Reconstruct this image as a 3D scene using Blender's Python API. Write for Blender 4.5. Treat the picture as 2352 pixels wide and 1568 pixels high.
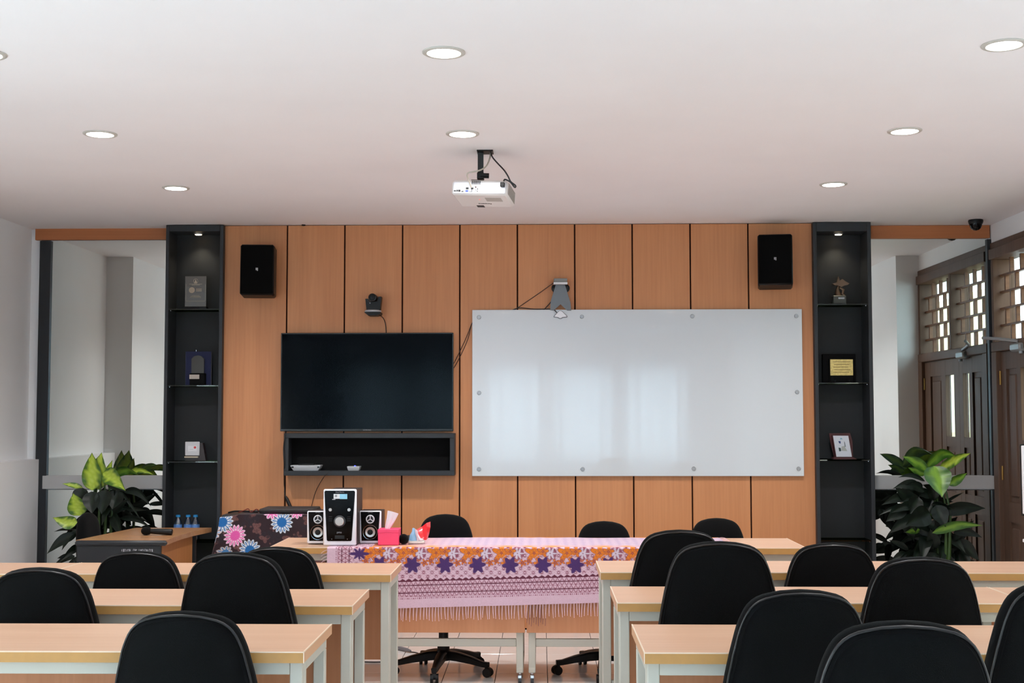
import bpy, math, random
import numpy as np
from mathutils import Vector, Matrix
random.seed(7)
PI = math.pi
S = bpy.context.scene
C = S.collection
for o in list(bpy.data.objects): bpy.data.objects.remove(o)

# ---------------------------------------------------------------- camera
F = 2950.0; CX = 1176.0; CY = 784.0; H = 1.53
cam = bpy.data.objects.new('camera', bpy.data.cameras.new('camera'))
C.objects.link(cam); S.camera = cam
cam.data.sensor_width = 36.0; cam.data.lens = F*36/2352
cam.data.clip_start = 0.05; cam.data.clip_end = 200
R = (Matrix.Rotation(math.atan(64/F), 3, 'Z') @ Matrix.Rotation(PI/2+math.atan(171/F), 3, 'X')
     @ Matrix.Rotation(-0.0010, 3, 'Z'))
cam.location = (0, 0, H); cam.rotation_euler = R.to_euler()
CAM = Vector((0, 0, H))
def ray(x, y): return R @ Vector(((x-CX)/F, -(y-CY)/F, -1.0))
def PY(x, y, Y):
    d = ray(x, y); return CAM + d*(Y/d.y)
def PZ(x, y, Z):
    d = ray(x, y); return CAM + d*((Z-H)/d.z)
def XAT(x, y, Y): return PY(x, y, Y).x
def ZAT(x, y, Y): return PY(x, y, Y).z

# ---------------------------------------------------------------- key dimensions
Y0 = PZ(1176, 1446, 0.0).y            # front face of the timber panelling
YC = Y0-0.05                          # front of the charcoal shelf towers
YW = Y0+0.17                          # plaster wall / mirrors
CEIL = ZAT(1176, 514.5, Y0)
XL = XAT(70, 700, YW); XR = XAT(2279, 800, YW)
YR = -3.6                             # rear wall
TZ = 0.78                             # table height

# ---------------------------------------------------------------- world and exposure
w = bpy.data.worlds.new('world'); S.world = w; w.use_nodes = True
wt = w.node_tree; wt.nodes.clear()
wo = wt.nodes.new('ShaderNodeOutputWorld'); wb = wt.nodes.new('ShaderNodeBackground')
wb.inputs[0].default_value = (0.82, 0.91, 1.0, 1); wb.inputs[1].default_value = 8.0
wt.links.new(wb.outputs[0], wo.inputs[0])
S.view_settings.view_transform = 'Standard'; S.view_settings.look = 'None'
S.view_settings.gamma = 1.0; S.view_settings.use_curve_mapping = False
S.view_settings.exposure = 0.0
DLE = 41.0     # watts of one ceiling downlight
S.cycles.max_bounces = 8; S.cycles.diffuse_bounces = 5; S.cycles.glossy_bounces = 5
S.cycles.transmission_bounces = 6; S.cycles.transparent_max_bounces = 10
S.cycles.caustics_reflective = False; S.cycles.caustics_refractive = False
S.cycles.sample_clamp_indirect = 6.0
S.cycles.use_denoising = True

def area(name, loc, rot, sx, sy, power, col):
    l = bpy.data.lights.new(name, 'AREA'); l.shape = 'RECTANGLE'; l.size = sx; l.size_y = sy
    l.energy = power; l.color = col
    o = bpy.data.objects.new(name, l); o.location = loc; o.rotation_euler = rot; C.objects.link(o)
    return o
# daylight behind the curtained rear windows (behind the camera), and fill at added side windows
WIN_Z = (0.75, 2.35)
rear_wins = [(-3.35,-2.35),(-2.15,-1.15),(-.95,.05),(.25,1.25),(1.45,2.45)]
left_fill_wins = [(-.6,.8),(1.2,2.6),(3.0,4.4)]; right_fill_wins = [(2.4,3.6),(3.9,5.1)]; SZ = (0.45, 1.95)  # left and right windows are added out of view to brighten the room
for a, b in rear_wins:
    area('daylight_and_fill', ((a+b)/2, YR-0.30, sum(WIN_Z)/2), (PI/2, 0, 0), b-a-.06, WIN_Z[1]-WIN_Z[0]-.06, 72, (0.74,0.87,1.0))
for a, b in left_fill_wins: area('daylight_and_fill', (XL-.02, (a+b)/2, sum(SZ)/2), (0, -PI/2, 0), SZ[1]-SZ[0]-.1, b-a-.1, 6, (0.90,0.95,1.0))  # added fill lamps in the made-up left windows
for a, b in right_fill_wins: area('daylight_and_fill', (XR+.02, (a+b)/2, sum(SZ)/2), (0, PI/2, 0), SZ[1]-SZ[0]-.1, b-a-.1, 10, (0.90,0.95,1.0))  # added fill lamps in the made-up right windows

# ---------------------------------------------------------------- materials
def srgb(c):
    return tuple(((v/255)/12.92 if v/255 <= .04045 else ((v/255+.055)/1.055)**2.4) for v in c)
MATS = {}
def mat(name, col, rough=.5, metal=0., spec=.5, coat=0., coat_r=.05, noise=0., nscale=8., bump=0., bscale=300., emis=None, estr=0., trans=0., alpha=1., sheen=0.):
    if name in MATS: return MATS[name]
    m = bpy.data.materials.new(name); m.use_nodes = True; MATS[name] = m
    nt = m.node_tree; b = nt.nodes['Principled BSDF']
    c = srgb(col)+(1,)
    b.inputs['Base Color'].default_value = c
    b.inputs['Roughness'].default_value = rough; b.inputs['Metallic'].default_value = metal
    b.inputs['Specular IOR Level'].default_value = spec
    b.inputs['Coat Weight'].default_value = coat; b.inputs['Coat Roughness'].default_value = coat_r
    b.inputs['Transmission Weight'].default_value = trans; b.inputs['Alpha'].default_value = alpha
    b.inputs['Sheen Weight'].default_value = sheen
    if emis: b.inputs['Emission Color'].default_value = srgb(emis)+(1,); b.inputs['Emission Strength'].default_value = estr
    if noise or bump:
        tc = nt.nodes.new('ShaderNodeTexCoord')
    if noise:
        n = nt.nodes.new('ShaderNodeTexNoise'); n.inputs['Scale'].default_value = nscale; n.inputs['Detail'].default_value = 4
        nt.links.new(tc.outputs['Object'], n.inputs['Vector'])
        r = nt.nodes.new('ShaderNodeValToRGB')
        r.color_ramp.elements[0].position = .3; r.color_ramp.elements[1].position = .7
        r.color_ramp.elements[0].color = tuple(v*(1-noise) for v in c[:3])+(1,)
        r.color_ramp.elements[1].color = tuple(min(1, v*(1+noise)) for v in c[:3])+(1,)
        nt.links.new(n.outputs['Fac'], r.inputs['Fac']); nt.links.new(r.outputs['Color'], b.inputs['Base Color'])
    if bump:
        n2 = nt.nodes.new('ShaderNodeTexNoise'); n2.inputs['Scale'].default_value = bscale; n2.inputs['Detail'].default_value = 2
        nt.links.new(tc.outputs['Object'], n2.inputs['Vector'])
        bp = nt.nodes.new('ShaderNodeBump'); bp.inputs['Strength'].default_value = bump; bp.inputs['Distance'].default_value = .002
        nt.links.new(n2.outputs['Fac'], bp.inputs['Height']); nt.links.new(bp.outputs['Normal'], b.inputs['Normal'])
    return m
def wood(name, c1, c2, axis='z', rough=.4, spec=.4, fine=90, coat=0.):
    """veneer with grain running along AXIS, in object space"""
    if name in MATS: return MATS[name]
    m = bpy.data.materials.new(name); m.use_nodes = True; MATS[name] = m
    nt = m.node_tree; b = nt.nodes['Principled BSDF']; b.inputs['Roughness'].default_value = rough
    b.inputs['Specular IOR Level'].default_value = spec
    b.inputs['Coat Weight'].default_value = coat
    tc = nt.nodes.new('ShaderNodeTexCoord'); mp = nt.nodes.new('ShaderNodeMapping')
    sc = {'z': (1, 1, .035), 'x': (.035, 1, 1), 'y': (1, .035, 1)}[axis]
    mp.inputs['Scale'].default_value = sc
    geo = nt.nodes.new('ShaderNodeNewGeometry'); 
    nt.links.new(geo.outputs['Position'], mp.inputs['Vector'])
    n = nt.nodes.new('ShaderNodeTexNoise'); n.inputs['Scale'].default_value = fine; n.inputs['Detail'].default_value = 3
    n1 = nt.nodes.new('ShaderNodeTexNoise'); n1.inputs['Scale'].default_value = 9; n1.inputs['Detail'].default_value = 3
    for q in (n, n1): nt.links.new(mp.outputs[0], q.inputs['Vector'])
    mx = nt.nodes.new('ShaderNodeMix'); mx.data_type = 'FLOAT'; mx.inputs[0].default_value = .5
    nt.links.new(n.outputs['Fac'], mx.inputs[2]); nt.links.new(n1.outputs['Fac'], mx.inputs[3])
    r = nt.nodes.new('ShaderNodeValToRGB'); r.color_ramp.elements[0].position = .35; r.color_ramp.elements[1].position = .65
    r.color_ramp.elements[0].color = srgb(c1)+(1,); r.color_ramp.elements[1].color = srgb(c2)+(1,)
    nt.links.new(mx.outputs[0], r.inputs['Fac']); nt.links.new(r.outputs['Color'], b.inputs['Base Color'])
    return m
def colmat(name, rough=.8, spec=.2, bump=0., sheen=0.):
    """fabric/leaf colours stored per vertex on the mesh (a woven or grown pattern)"""
    m = bpy.data.materials.new(name); m.use_nodes = True; MATS[name] = m
    nt = m.node_tree; b = nt.nodes['Principled BSDF']; b.inputs['Roughness'].default_value = rough
    b.inputs['Specular IOR Level'].default_value = spec; b.inputs['Sheen Weight'].default_value = sheen
    a = nt.nodes.new('ShaderNodeVertexColor'); a.layer_name = 'Col'
    nt.links.new(a.outputs['Color'], b.inputs['Base Color'])
    return m

M_plaster = mat('white_plaster', (241,241,242), .85, spec=.2, noise=.015, nscale=2.0, bump=.05, bscale=60)
M_ceil = mat('ceiling_paint', (241,238,239), .9, spec=.1, noise=.02, nscale=1.2)
M_panel = wood('panel_veneer', (190,126,82), (203,139,93), 'z', .42, .35, 70)
M_strip = wood('orange_strip_veneer', (176,108,66), (188,118,74), 'x', .45, .35, 60)
M_top = wood('beech_laminate', (206,164,134), (216,177,149), 'x', .36, .45, 60)
M_modesty = wood('modesty_laminate', (190,130,92), (202,142,104), 'z', .45, .3, 60)
M_edge = mat('yellow_edge_band', (190,142,80), .4, noise=.04, nscale=30)
M_line = mat('pale_edge_line', (236,214,190), .3)
M_steel = mat('cream_powder_coated_steel', (196,194,182), .45, spec=.4)
M_char = mat('charcoal_laminate', (38,41,45), .5, spec=.4, bump=.05)
M_charin = mat('charcoal_interior', (33,35,37), .6, spec=.3)
M_groove = mat('dark_groove', (40,20,14), .8, spec=.1)
M_mirror = mat('mirror_silver', (226,234,232), .012, metal=1.)
M_black = mat('black_plastic', (11,12,13), .45, spec=.3, bump=.15, bscale=500)
M_blackg = mat('gloss_black_plastic', (5,6,7), .14, spec=.2)
M_fab = mat('black_upholstery', (12,13,14), .95, spec=.1, bump=.5, bscale=900, sheen=.05)
M_pipe = mat('black_vinyl_piping', (14,15,18), .34, spec=.5)
M_shell = mat('black_back_shell', (5,6,7), .75, spec=.10, bump=.35, bscale=700)
M_chrome = mat('chrome', (200,202,208), .15, metal=1.)
M_alu = mat('brushed_aluminium', (165,166,168), .4, metal=.6)
M_board = mat('white_glass_board', (206,210,213), .35, spec=.4, coat=1., coat_r=.015)
M_white = mat('white_plastic', (232,232,236), .35)
M_whiteg = mat('glossy_white_plastic', (238,238,244), .2, coat=.3)
M_lamp = mat('lamp_diffuser', (255,255,255), .5, emis=(255,252,248), estr=9.)
M_lampw = mat('warm_spot_lens', (255,240,220), .5, emis=(255,222,170), estr=14.)
M_ring = mat('downlight_ring', (196,192,184), .45)
M_door = wood('brown_door_timber', (88,66,54), (102,78,64), 'z', .55, .25, 50)
M_lat = wood('brown_lattice_timber', (96,62,40), (122,82,54), 'x', .45, .4, 50)
M_rail = mat('grey_rail', (182,180,179), .4)
M_glass = None
def glass(name, tint, alpha_mix=.12, rough=.02):
    m = bpy.data.materials.new(name); m.use_nodes = True; MATS[name] = m
    nt = m.node_tree; nt.nodes.clear()
    o = nt.nodes.new('ShaderNodeOutputMaterial'); t = nt.nodes.new('ShaderNodeBsdfTransparent'); g = nt.nodes.new('ShaderNodeBsdfGlossy')
    t.inputs[0].default_value = srgb(tint)+(1,); g.inputs['Roughness'].default_value = rough
    mx = nt.nodes.new('ShaderNodeMixShader'); mx.inputs[0].default_value = alpha_mix
    nt.links.new(t.outputs[0], mx.inputs[1]); nt.links.new(g.outputs[0], mx.inputs[2]); nt.links.new(mx.outputs[0], o.inputs[0])
    return m
M_pane = glass('window_glass', (235,242,240), .06)
M_shelf = glass('green_shelf_glass', (150,170,140), .05)
M_acry = glass('clear_acrylic', (190,186,176), .14)
M_pet = glass('clear_bottle_plastic', (226,236,244), .16)

# ---------------------------------------------------------------- mesh helpers
class MB:
    def __init__(s): s.v = []; s.f = []
    def add(s, vs, fs):
        n = len(s.v); s.v += [tuple(v) for v in vs]; s.f += [tuple(i+n for i in f) for f in fs]; return s
    def box(s, x0, x1, y0, y1, z0, z1, M=None):
        vs = [(x, y, z) for x in (x0, x1) for y in (y0, y1) for z in (z0, z1)]
        if M: vs = [M @ Vector(v) for v in vs]
        return s.add(vs, [(0,1,3,2),(4,6,7,5),(0,4,5,1),(2,3,7,6),(0,2,6,4),(1,5,7,3)])
    def bbox(s, x0, x1, y0, y1, z0, z1, b=.004, M=None):
        """box with chamfered edges"""
        b = min(b, (x1-x0)/2.01, (y1-y0)/2.01, (z1-z0)/2.01)
        xs = (x0, x1); ys = (y0, y1); zs = (z0, z1); vs = []; idx = {}
        for i in (0,1):
            for j in (0,1):
                for k in (0,1):
                    sx, sy, sz = (1,-1)[i], (1,-1)[j], (1,-1)[k]
                    p = (xs[i], ys[j], zs[k])
                    for a, q in enumerate(((0,b*sy,b*sz),(b*sx,0,b*sz),(b*sx,b*sy,0))):
                        idx[(i,j,k,a)] = len(vs); vs.append((p[0]+q[0], p[1]+q[1], p[2]+q[2]))
        fs = []
        for a in range(3):
            for t in (0,1):
                loop = []
                for (u, v) in ((0,0),(1,0),(1,1),(0,1)):
                    c = [0,0,0]; c[a] = t; o = [q for q in range(3) if q != a]; c[o[0]] = u; c[o[1]] = v
                    loop.append(idx[(*c, a)])
                flip = (t == 0) ^ (a == 1)
                fs.append(tuple(reversed(loop)) if flip else tuple(loop))
        for e in range(3):
            o = [q for q in range(3) if q != e]
            for (u, v) in ((0,0),(0,1),(1,0),(1,1)):
                c0 = [0,0,0]; c0[o[0]] = u; c0[o[1]] = v; c1 = list(c0); c1[e] = 1
                l = (idx[(*c0,o[0])], idx[(*c1,o[0])], idx[(*c1,o[1])], idx[(*c0,o[1])])
                fl = (u == v) ^ (e == 1)
                fs.append(tuple(reversed(l)) if fl else l)
        for (i,j,k) in [(a,b_,c) for a in (0,1) for b_ in (0,1) for c in (0,1)]:
            l = (idx[(i,j,k,0)], idx[(i,j,k,1)], idx[(i,j,k,2)])
            fs.append(l if (i+j+k) % 2 else tuple(reversed(l)))
        if M: vs = [M @ Vector(v) for v in vs]
        return s.add(vs, fs)
    def cyl(s, p0, p1, r0, r1=None, n=16, cap=True):
        r1 = r0 if r1 is None else r1
        p0 = Vector(p0); p1 = Vector(p1); d = (p1-p0).normalized()
        a = d.orthogonal().normalized(); b = d.cross(a)
        vs = []
        for p, r in ((p0, r0), (p1, r1)):
            for i in range(n):
                t = 2*PI*i/n; vs.append(p+a*(r*math.cos(t))+b*(r*math.sin(t)))
        fs = [(i, (i+1) % n, n+(i+1) % n, n+i) for i in range(n)]
        if cap: fs += [tuple(reversed(range(n))), tuple(range(n, 2*n))]
        return s.add(vs, fs)
    def tube(s, pts, r, n=8, closed=False):
        pts = [Vector(p) for p in pts]; m = len(pts); vs = []; up = None
        for i, p in enumerate(pts):
            if closed: d = pts[(i+1) % m]-pts[i-1]
            else: d = pts[min(i+1, m-1)]-pts[max(i-1, 0)]
            d.normalize()
            if up is None: up = d.orthogonal().normalized()
            up = (up-d*up.dot(d)).normalized(); bb = d.cross(up)
            rr = r[i] if isinstance(r, (list, tuple)) else r
            vs += [p+up*(rr*math.cos(2*PI*k/n))+bb*(rr*math.sin(2*PI*k/n)) for k in range(n)]
        fs = []
        for i in range(m if closed else m-1):
            j = (i+1) % m
            fs += [(i*n+k, i*n+(k+1) % n, j*n+(k+1) % n, j*n+k) for k in range(n)]
        if not closed: fs += [tuple(reversed(range(n))), tuple(range((m-1)*n, m*n))]
        return s.add(vs, fs)
    def lathe(s, prof, c=(0,0,0), axis='z', n=24):
        """prof: list of (radius, height)"""
        vs = []; c = Vector(c)
        for r, h in prof:
            for k in range(n):
                t = 2*PI*k/n; a, b = r*math.cos(t), r*math.sin(t)
                vs.append(c+(Vector((a, b, h)) if axis == 'z' else Vector((a, h, b)) if axis == 'y' else Vector((h, a, b))))
        fs = []
        for i in range(len(prof)-1):
            for k in range(n):
                q = (i*n+k, i*n+(k+1) % n, (i+1)*n+(k+1) % n, (i+1)*n+k)
                fs.append(tuple(reversed(q)) if axis == 'y' else q)
        fs.append(tuple(range(n)) if axis == 'y' else tuple(reversed(range(n))))
        e = tuple(range((len(prof)-1)*n, len(prof)*n)); fs.append(tuple(reversed(e)) if axis == 'y' else e)
        return s.add(vs, fs)
    def prism(s, poly, y0, y1, M=None):
        """poly in (x, z), extruded from y0 to y1"""
        n = len(poly)
        vs = [(x, y0, z) for x, z in poly]+[(x, y1, z) for x, z in poly]
        if M: vs = [M @ Vector(v) for v in vs]
        fs = [tuple(range(n)), tuple(reversed(range(n, 2*n)))]+[(i, n+i, n+(i+1) % n, (i+1) % n) for i in range(n)]
        return s.add(vs, fs)
def link(name, me, m=None, parent=None):
    if m is not None and len(me.materials) == 0: me.materials.append(m)
    o = bpy.data.objects.new(name, me); C.objects.link(o)
    if parent is not None: o.parent = parent
    return o
def W(o):
    """world matrix of a parent chain made here (no dependency graph needed)"""
    M = Matrix.Translation(o.location) @ o.rotation_euler.to_matrix().to_4x4()
    return W(o.parent) @ M if o.parent else M
def mesh(name, mb, m=None, smooth=40):
    me = bpy.data.meshes.new(name); me.from_pydata(mb.v, [], mb.f)
    if smooth:
        me.polygons.foreach_set('use_smooth', [True]*len(me.polygons))
        me.set_sharp_from_angle(angle=math.radians(smooth))
    import bmesh
    bm = bmesh.new(); bm.from_mesh(me); bmesh.ops.recalc_face_normals(bm, faces=bm.faces); bm.to_mesh(me); bm.free()
    if m is not None: me.materials.append(m)
    me.update(); return me
def part(name, mb, m, parent=None, world=False, smooth=40, label=None):
    if world and parent is not None:
        Mi = W(parent).inverted(); mb.v = [tuple(Mi @ Vector(v)) for v in mb.v]
    o = link(name, mesh(name, mb, m, smooth), None, parent)
    if label: o['label'] = label
    return o
def tag(o, label=None, cat=None, group=None, kind=None):
    if label: o['label'] = label
    if cat: o['category'] = cat
    if group: o['group'] = group
    if kind: o['kind'] = kind
    return o
def thing(name, label, cat, loc=(0,0,0), rz=0, group=None):
    o = bpy.data.objects.new(name, None); C.objects.link(o); o.location = loc; o.rotation_euler = (0,0,rz)
    o.empty_display_size = .1
    return tag(o, label, cat, group)
def solo(name, mb, m, label, cat, loc=None, group=None, smooth=40):
    """a thing that is one mesh, given in world coordinates; origin set to loc"""
    if loc is not None:
        L = Vector(loc); mb.v = [tuple(Vector(v)-L) for v in mb.v]
    o = link(name, mesh(name, mb, m, smooth)); 
    if loc is not None: o.location = loc
    return tag(o, label, cat, group)
def dup(root, loc, rz, label=None, group=None, sc=None):
    r = root.copy(); C.objects.link(r); r.location = loc; r.rotation_euler = (0,0,rz)
    if label: r['label'] = label
    if group: r['group'] = group
    def rec(a, b):
        for ch in list(a.children):
            c = ch.copy(); C.objects.link(c); c.parent = b; rec(ch, c)
    rec(root, r); return r
def struct(name, mb, m, parent=None, world=False, smooth=None):
    o = part(name, mb, m, parent, world, smooth)
    if parent is None: o['kind'] = 'structure'
    return o
def text(name, s, size, m, parent, M, ext=.0006, align='CENTER', world=False):
    cu = bpy.data.curves.new('t', 'FONT'); cu.body = s; cu.size = size; cu.extrude = ext
    cu.align_x = align; cu.align_y = 'CENTER'; cu.resolution_u = 3
    t = bpy.data.objects.new('t', cu); C.objects.link(t)
    dg = bpy.context.evaluated_depsgraph_get(); me = bpy.data.meshes.new_from_object(t.evaluated_get(dg))
    bpy.data.objects.remove(t)
    if world and parent is not None: M = W(parent).inverted() @ M
    me.transform(M); me.materials.clear(); me.materials.append(m)
    return link(name, me, None, parent)
def FACE(p, s=1):   # matrix that puts text upright facing -Y at p
    return Matrix.Translation(p) @ Matrix.Rotation(PI/2, 4, 'X')
def arc(pts, n=6):
    """Catmull-Rom through points"""
    P = [Vector(p) for p in pts]; P = [P[0]*2-P[1]]+P+[P[-1]*2-P[-2]]; out = []
    for i in range(1, len(P)-2):
        for k in range(n):
            t = k/n; a, b, c, d = P[i-1], P[i], P[i+1], P[i+2]
            out.append(.5*((2*b)+(c-a)*t+(2*a-5*b+4*c-d)*t*t+(3*b-a-3*c+d)*t**3))
    out.append(P[-2]); return out

# ================================================================ ROOM SHELL
fl = struct('floor', MB().box(XL-.2, XR+.2, YR-.2, YW+.2, -.12, -.012), mat('tile_grout', (120,112,108), .7))
M_tile = mat('glossy_white_floor_tile', (238,234,232), .10, spec=.5, noise=.03, nscale=3)
TS = .306
tx0 = XAT(1157, 1446, Y0)+TS*-14; ty0 = Y0-.02-TS*60
far = MB(); tile_me = mesh('floor_tile', MB().bbox(0, TS-.004, 0, TS-.004, -.012, 0, .0015), M_tile, None)
i = 0
for a in range(-1, 30):
    for b in range(-1, 61):
        x = tx0+a*TS; y = ty0+b*TS
        x1 = min(x+TS-.004, XR); y1 = min(y+TS-.004, YW)
        if x < XL or y < YR or x1-x < .05 or y1-y < .03: continue
        if -1.4 < x < .95 and y > 6.4 and y1-y > TS-.01:
            o = link('floor_tile', tile_me, None, fl); o.location = (x, y, 0)
        else: far.box(x, x1, y, y1, -.012, 0)
o = part('floor_tile_field', far, M_tile, fl, smooth=None); o['kind'] = 'stuff'
struct('ceiling', MB().box(XL-.2, XR+.2, YR-.2, YW+.2, CEIL, CEIL+.12), M_ceil)
struct('wall_back', MB().box(XL-.2, XR+.2, YW, YW+.15, 0, CEIL), M_plaster)
# left wall: plain above, 8 cm thicker dado below, pier, side windows added for fill light
zs = ZAT(80, 1054, YW)
def pierced(x0, x1, y0, y1, wins):
    m = MB(); p_ = y0
    for a, b in wins: m.box(x0, x1, p_, a, 0, CEIL).box(x0, x1, a, b, 0, SZ[0]).box(x0, x1, a, b, SZ[1], CEIL); p_ = b
    return m.box(x0, x1, p_, y1, 0, CEIL)
wl = struct('wall_left', pierced(XL-.15, XL, YR, YW, left_fill_wins), M_plaster)
dado = XAT(88.5, 1170, YW-.02)
part('dado', MB().box(XL, dado, 5.8, YW, 0, zs), M_plaster, wl, smooth=None)
PL0 = YW-1.69
part('pier', MB().box(XL, XL+.235, PL0-.95, PL0, 0, CEIL), M_plaster, wl, smooth=None)
# right wall with the double door opening close to the corner
DY0, DY1 = YW-1.78, YW-.06
DZT = 2.74
wr = struct('wall_right', pierced(XR, XR+.15, YR, DY0, right_fill_wins).box(XR, XR+.15, DY1, YW, 0, CEIL).box(XR, XR+.15, DY0, DY1, DZT, CEIL), M_plaster)
part('pier', MB().box(XR-.20, XR, DY0-1.05, DY0-.02, 0, CEIL), M_plaster, wr, smooth=None)
m = MB(); zz = WIN_Z; prev = XL-.15
for a, b in rear_wins: m.box(prev, a, YR-.15, YR, zz[0], zz[1]); prev = b
m.box(prev, XR+.15, YR-.15, YR, zz[0], zz[1]).box(XL-.15, XR+.15, YR-.15, YR, 0, zz[0]).box(XL-.15, XR+.15, YR-.15, YR, zz[1], CEIL)
struct('wall_rear', m, M_plaster)
k = 0
for kind_, wins, zz in (('rear', rear_wins, WIN_Z), ('left', left_fill_wins, SZ), ('right', right_fill_wins, SZ)):  # the left and right ones are unseen windows added to hold fill lamps
    for a, b in wins:
        k += 1; t = .05; fr = MB()
        for u0, u1, z0, z1 in ((a, a+t, *zz), (b-t, b, *zz), (a, b, zz[0], zz[0]+t), (a, b, zz[1]-t, zz[1])):
            if kind_ == 'rear': fr.box(u0, u1, YR-.10, YR-.02, z0, z1)
            elif kind_ == 'left': fr.box(XL-.13, XL-.04, u0, u1, z0, z1)
            else: fr.box(XR+.04, XR+.13, u0, u1, z0, z1)
        pn = MB()
        if kind_ == 'rear': pn.box(a+t, b-t, YR-.07, YR-.062, zz[0]+t, zz[1]-t)
        elif kind_ == 'left': pn.box(XL-.10, XL-.092, a+t, b-t, zz[0]+t, zz[1]-t)
        else: pn.box(XR+.092, XR+.10, a+t, b-t, zz[0]+t, zz[1]-t)
        f = struct('window_%d' % k, fr, M_white); part('pane', pn, M_pane, f, smooth=None)

# curtains drawn across the rear windows
def curtain_mat():
    m = bpy.data.materials.new('sheer_curtain'); m.use_nodes = True; nt = m.node_tree; nt.nodes.clear()
    o = nt.nodes.new('ShaderNodeOutputMaterial'); d = nt.nodes.new('ShaderNodeBsdfDiffuse'); t = nt.nodes.new('ShaderNodeBsdfTranslucent'); x = nt.nodes.new('ShaderNodeMixShader')
    d.inputs[0].default_value = srgb((214,220,226))+(1,); t.inputs[0].default_value = srgb((205,218,230))+(1,); x.inputs[0].default_value = .55
    nt.links.new(d.outputs[0], x.inputs[1]); nt.links.new(t.outputs[0], x.inputs[2]); nt.links.new(x.outputs[0], o.inputs[0]); return m
M_curt = curtain_mat()
for ci, (ca_, cb_) in enumerate(((XL+.05, -2.25), (-2.22, -1.05), (-1.02, .15), (.18, 1.35), (1.38, XR-.05))):
    cm = MB(); n = int((cb_-ca_)/.02)
    for k in range(n+1):
        x = ca_+(cb_-ca_)*k/n; y = YR+.13+.035*math.sin(x*24)+.012*math.sin(x*61)
        cm.v += [(x, y, .35), (x, y+.004, 1.4), (x, y-.006, 2.55)]
    for k in range(n): cm.f += [(3*k, 3*k+3, 3*k+4, 3*k+1), (3*k+1, 3*k+4, 3*k+5, 3*k+2)]
    solo('curtain', cm, M_curt, 'sheer pale curtain on the rear wall, number %s from the left wall' % ('one','two','three','four','five')[ci], 'curtain', ((ca_+cb_)/2, YR+.13, 2.55), 'sheer curtains on the rear wall')

# ---- timber panelling: nine grooves, ten planks
ed = [513.5, 660, 792.5, 924.5, 1056.5, 1188.5, 1320, 1452, 1585.5, 1718.5, 1869]
ztop_px = 515
xe = [XAT(x-(.0 if i not in (0,) else 0), 700, Y0) for i, x in enumerate(
      [511.5, 658.5, 791, 924, 1056, 1188.5, 1320.5, 1453, 1586.5, 1720, 1870])]
back = struct('trim_1', MB().box(xe[0]-.02, xe[-1]+.02, Y0+.012, YW-.002, 0, CEIL-.002), M_groove)
for i in range(10):
    g = .0052
    part('wood_panel', MB().bbox(xe[i]+(g if i else 0), xe[i+1]-(g if i < 9 else 0), Y0, Y0+.018, .012, CEIL-.004, .002), M_panel, back, smooth=None)

# ---- orange strips, mirrors, charcoal jambs and grey rails either side
def side(n, xs0, xs1, yt, yb, mx0, mx1):
    Yf = YW-.035
    x0, x1 = XAT(xs0, 535, Yf), XAT(xs1, 535, Yf)
    struct('trim_%d' % n, MB().bbox(x0, x1, Yf, YW-.001, ZAT(xs0, yb, Yf), ZAT(xs0, yt, Yf), .002), M_strip)
side(2, 81, 385, 521.5, 551, 0, 0)
side(3, 2000, 2273.5, 518, 547.5, 0, 0)
zr0, zr1 = ZAT(250, 1123, YW-.03), ZAT(250, 1091.5, YW-.03)
zmt = ZAT(250, 552, YW-.02)
jl0, jl1 = XAT(89, 700, YW-.03), XAT(114.5, 700, YW-.03)
xml1 = XAT(377, 700, YW-.02)+.02
xmr0 = XAT(2003, 700, YW-.02)-.02
jr0, jr1 = XAT(2270, 700, YW-.03), XR-.002
for nm, x0, x1, lab in (('mirror_panel', jl1, xml1, 'left'), ('mirror_panel', xmr0, jr0, 'right')):
    t = thing('wall_mirror', 'tall wall mirror %s' % ('behind the left plant and the lecturer desk' if lab == 'left' else 'in the right corner reflecting the brown doors'), 'mirror', ((x0+x1)/2, YW-.01, 0))
    part('upper_pane', MB().box(x0, x1, YW-.012, YW-.002, zr1, zmt), M_mirror, t, True, None)
    part('lower_pane', MB().box(x0, x1, YW-.012, YW-.002, .04, zr0-.006), M_mirror, t, True, None)
    part('rail', MB().bbox(x0-(.03 if lab == 'left' else 0), x1+(0 if lab == 'left' else .03), YW-.035, YW-.002, zr0, zr1, .003), M_rail, t, True, None)
struct('trim_4', MB().bbox(jl0, jl1, YW-.034, YW-.001, .0, ZAT(100, 553, YW-.03), .002), M_char)
struct('trim_5', MB().bbox(jr0, jr1, YW-.034, YW-.001, .0, ZAT(2270, 549, YW-.03), .002), M_char)

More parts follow.
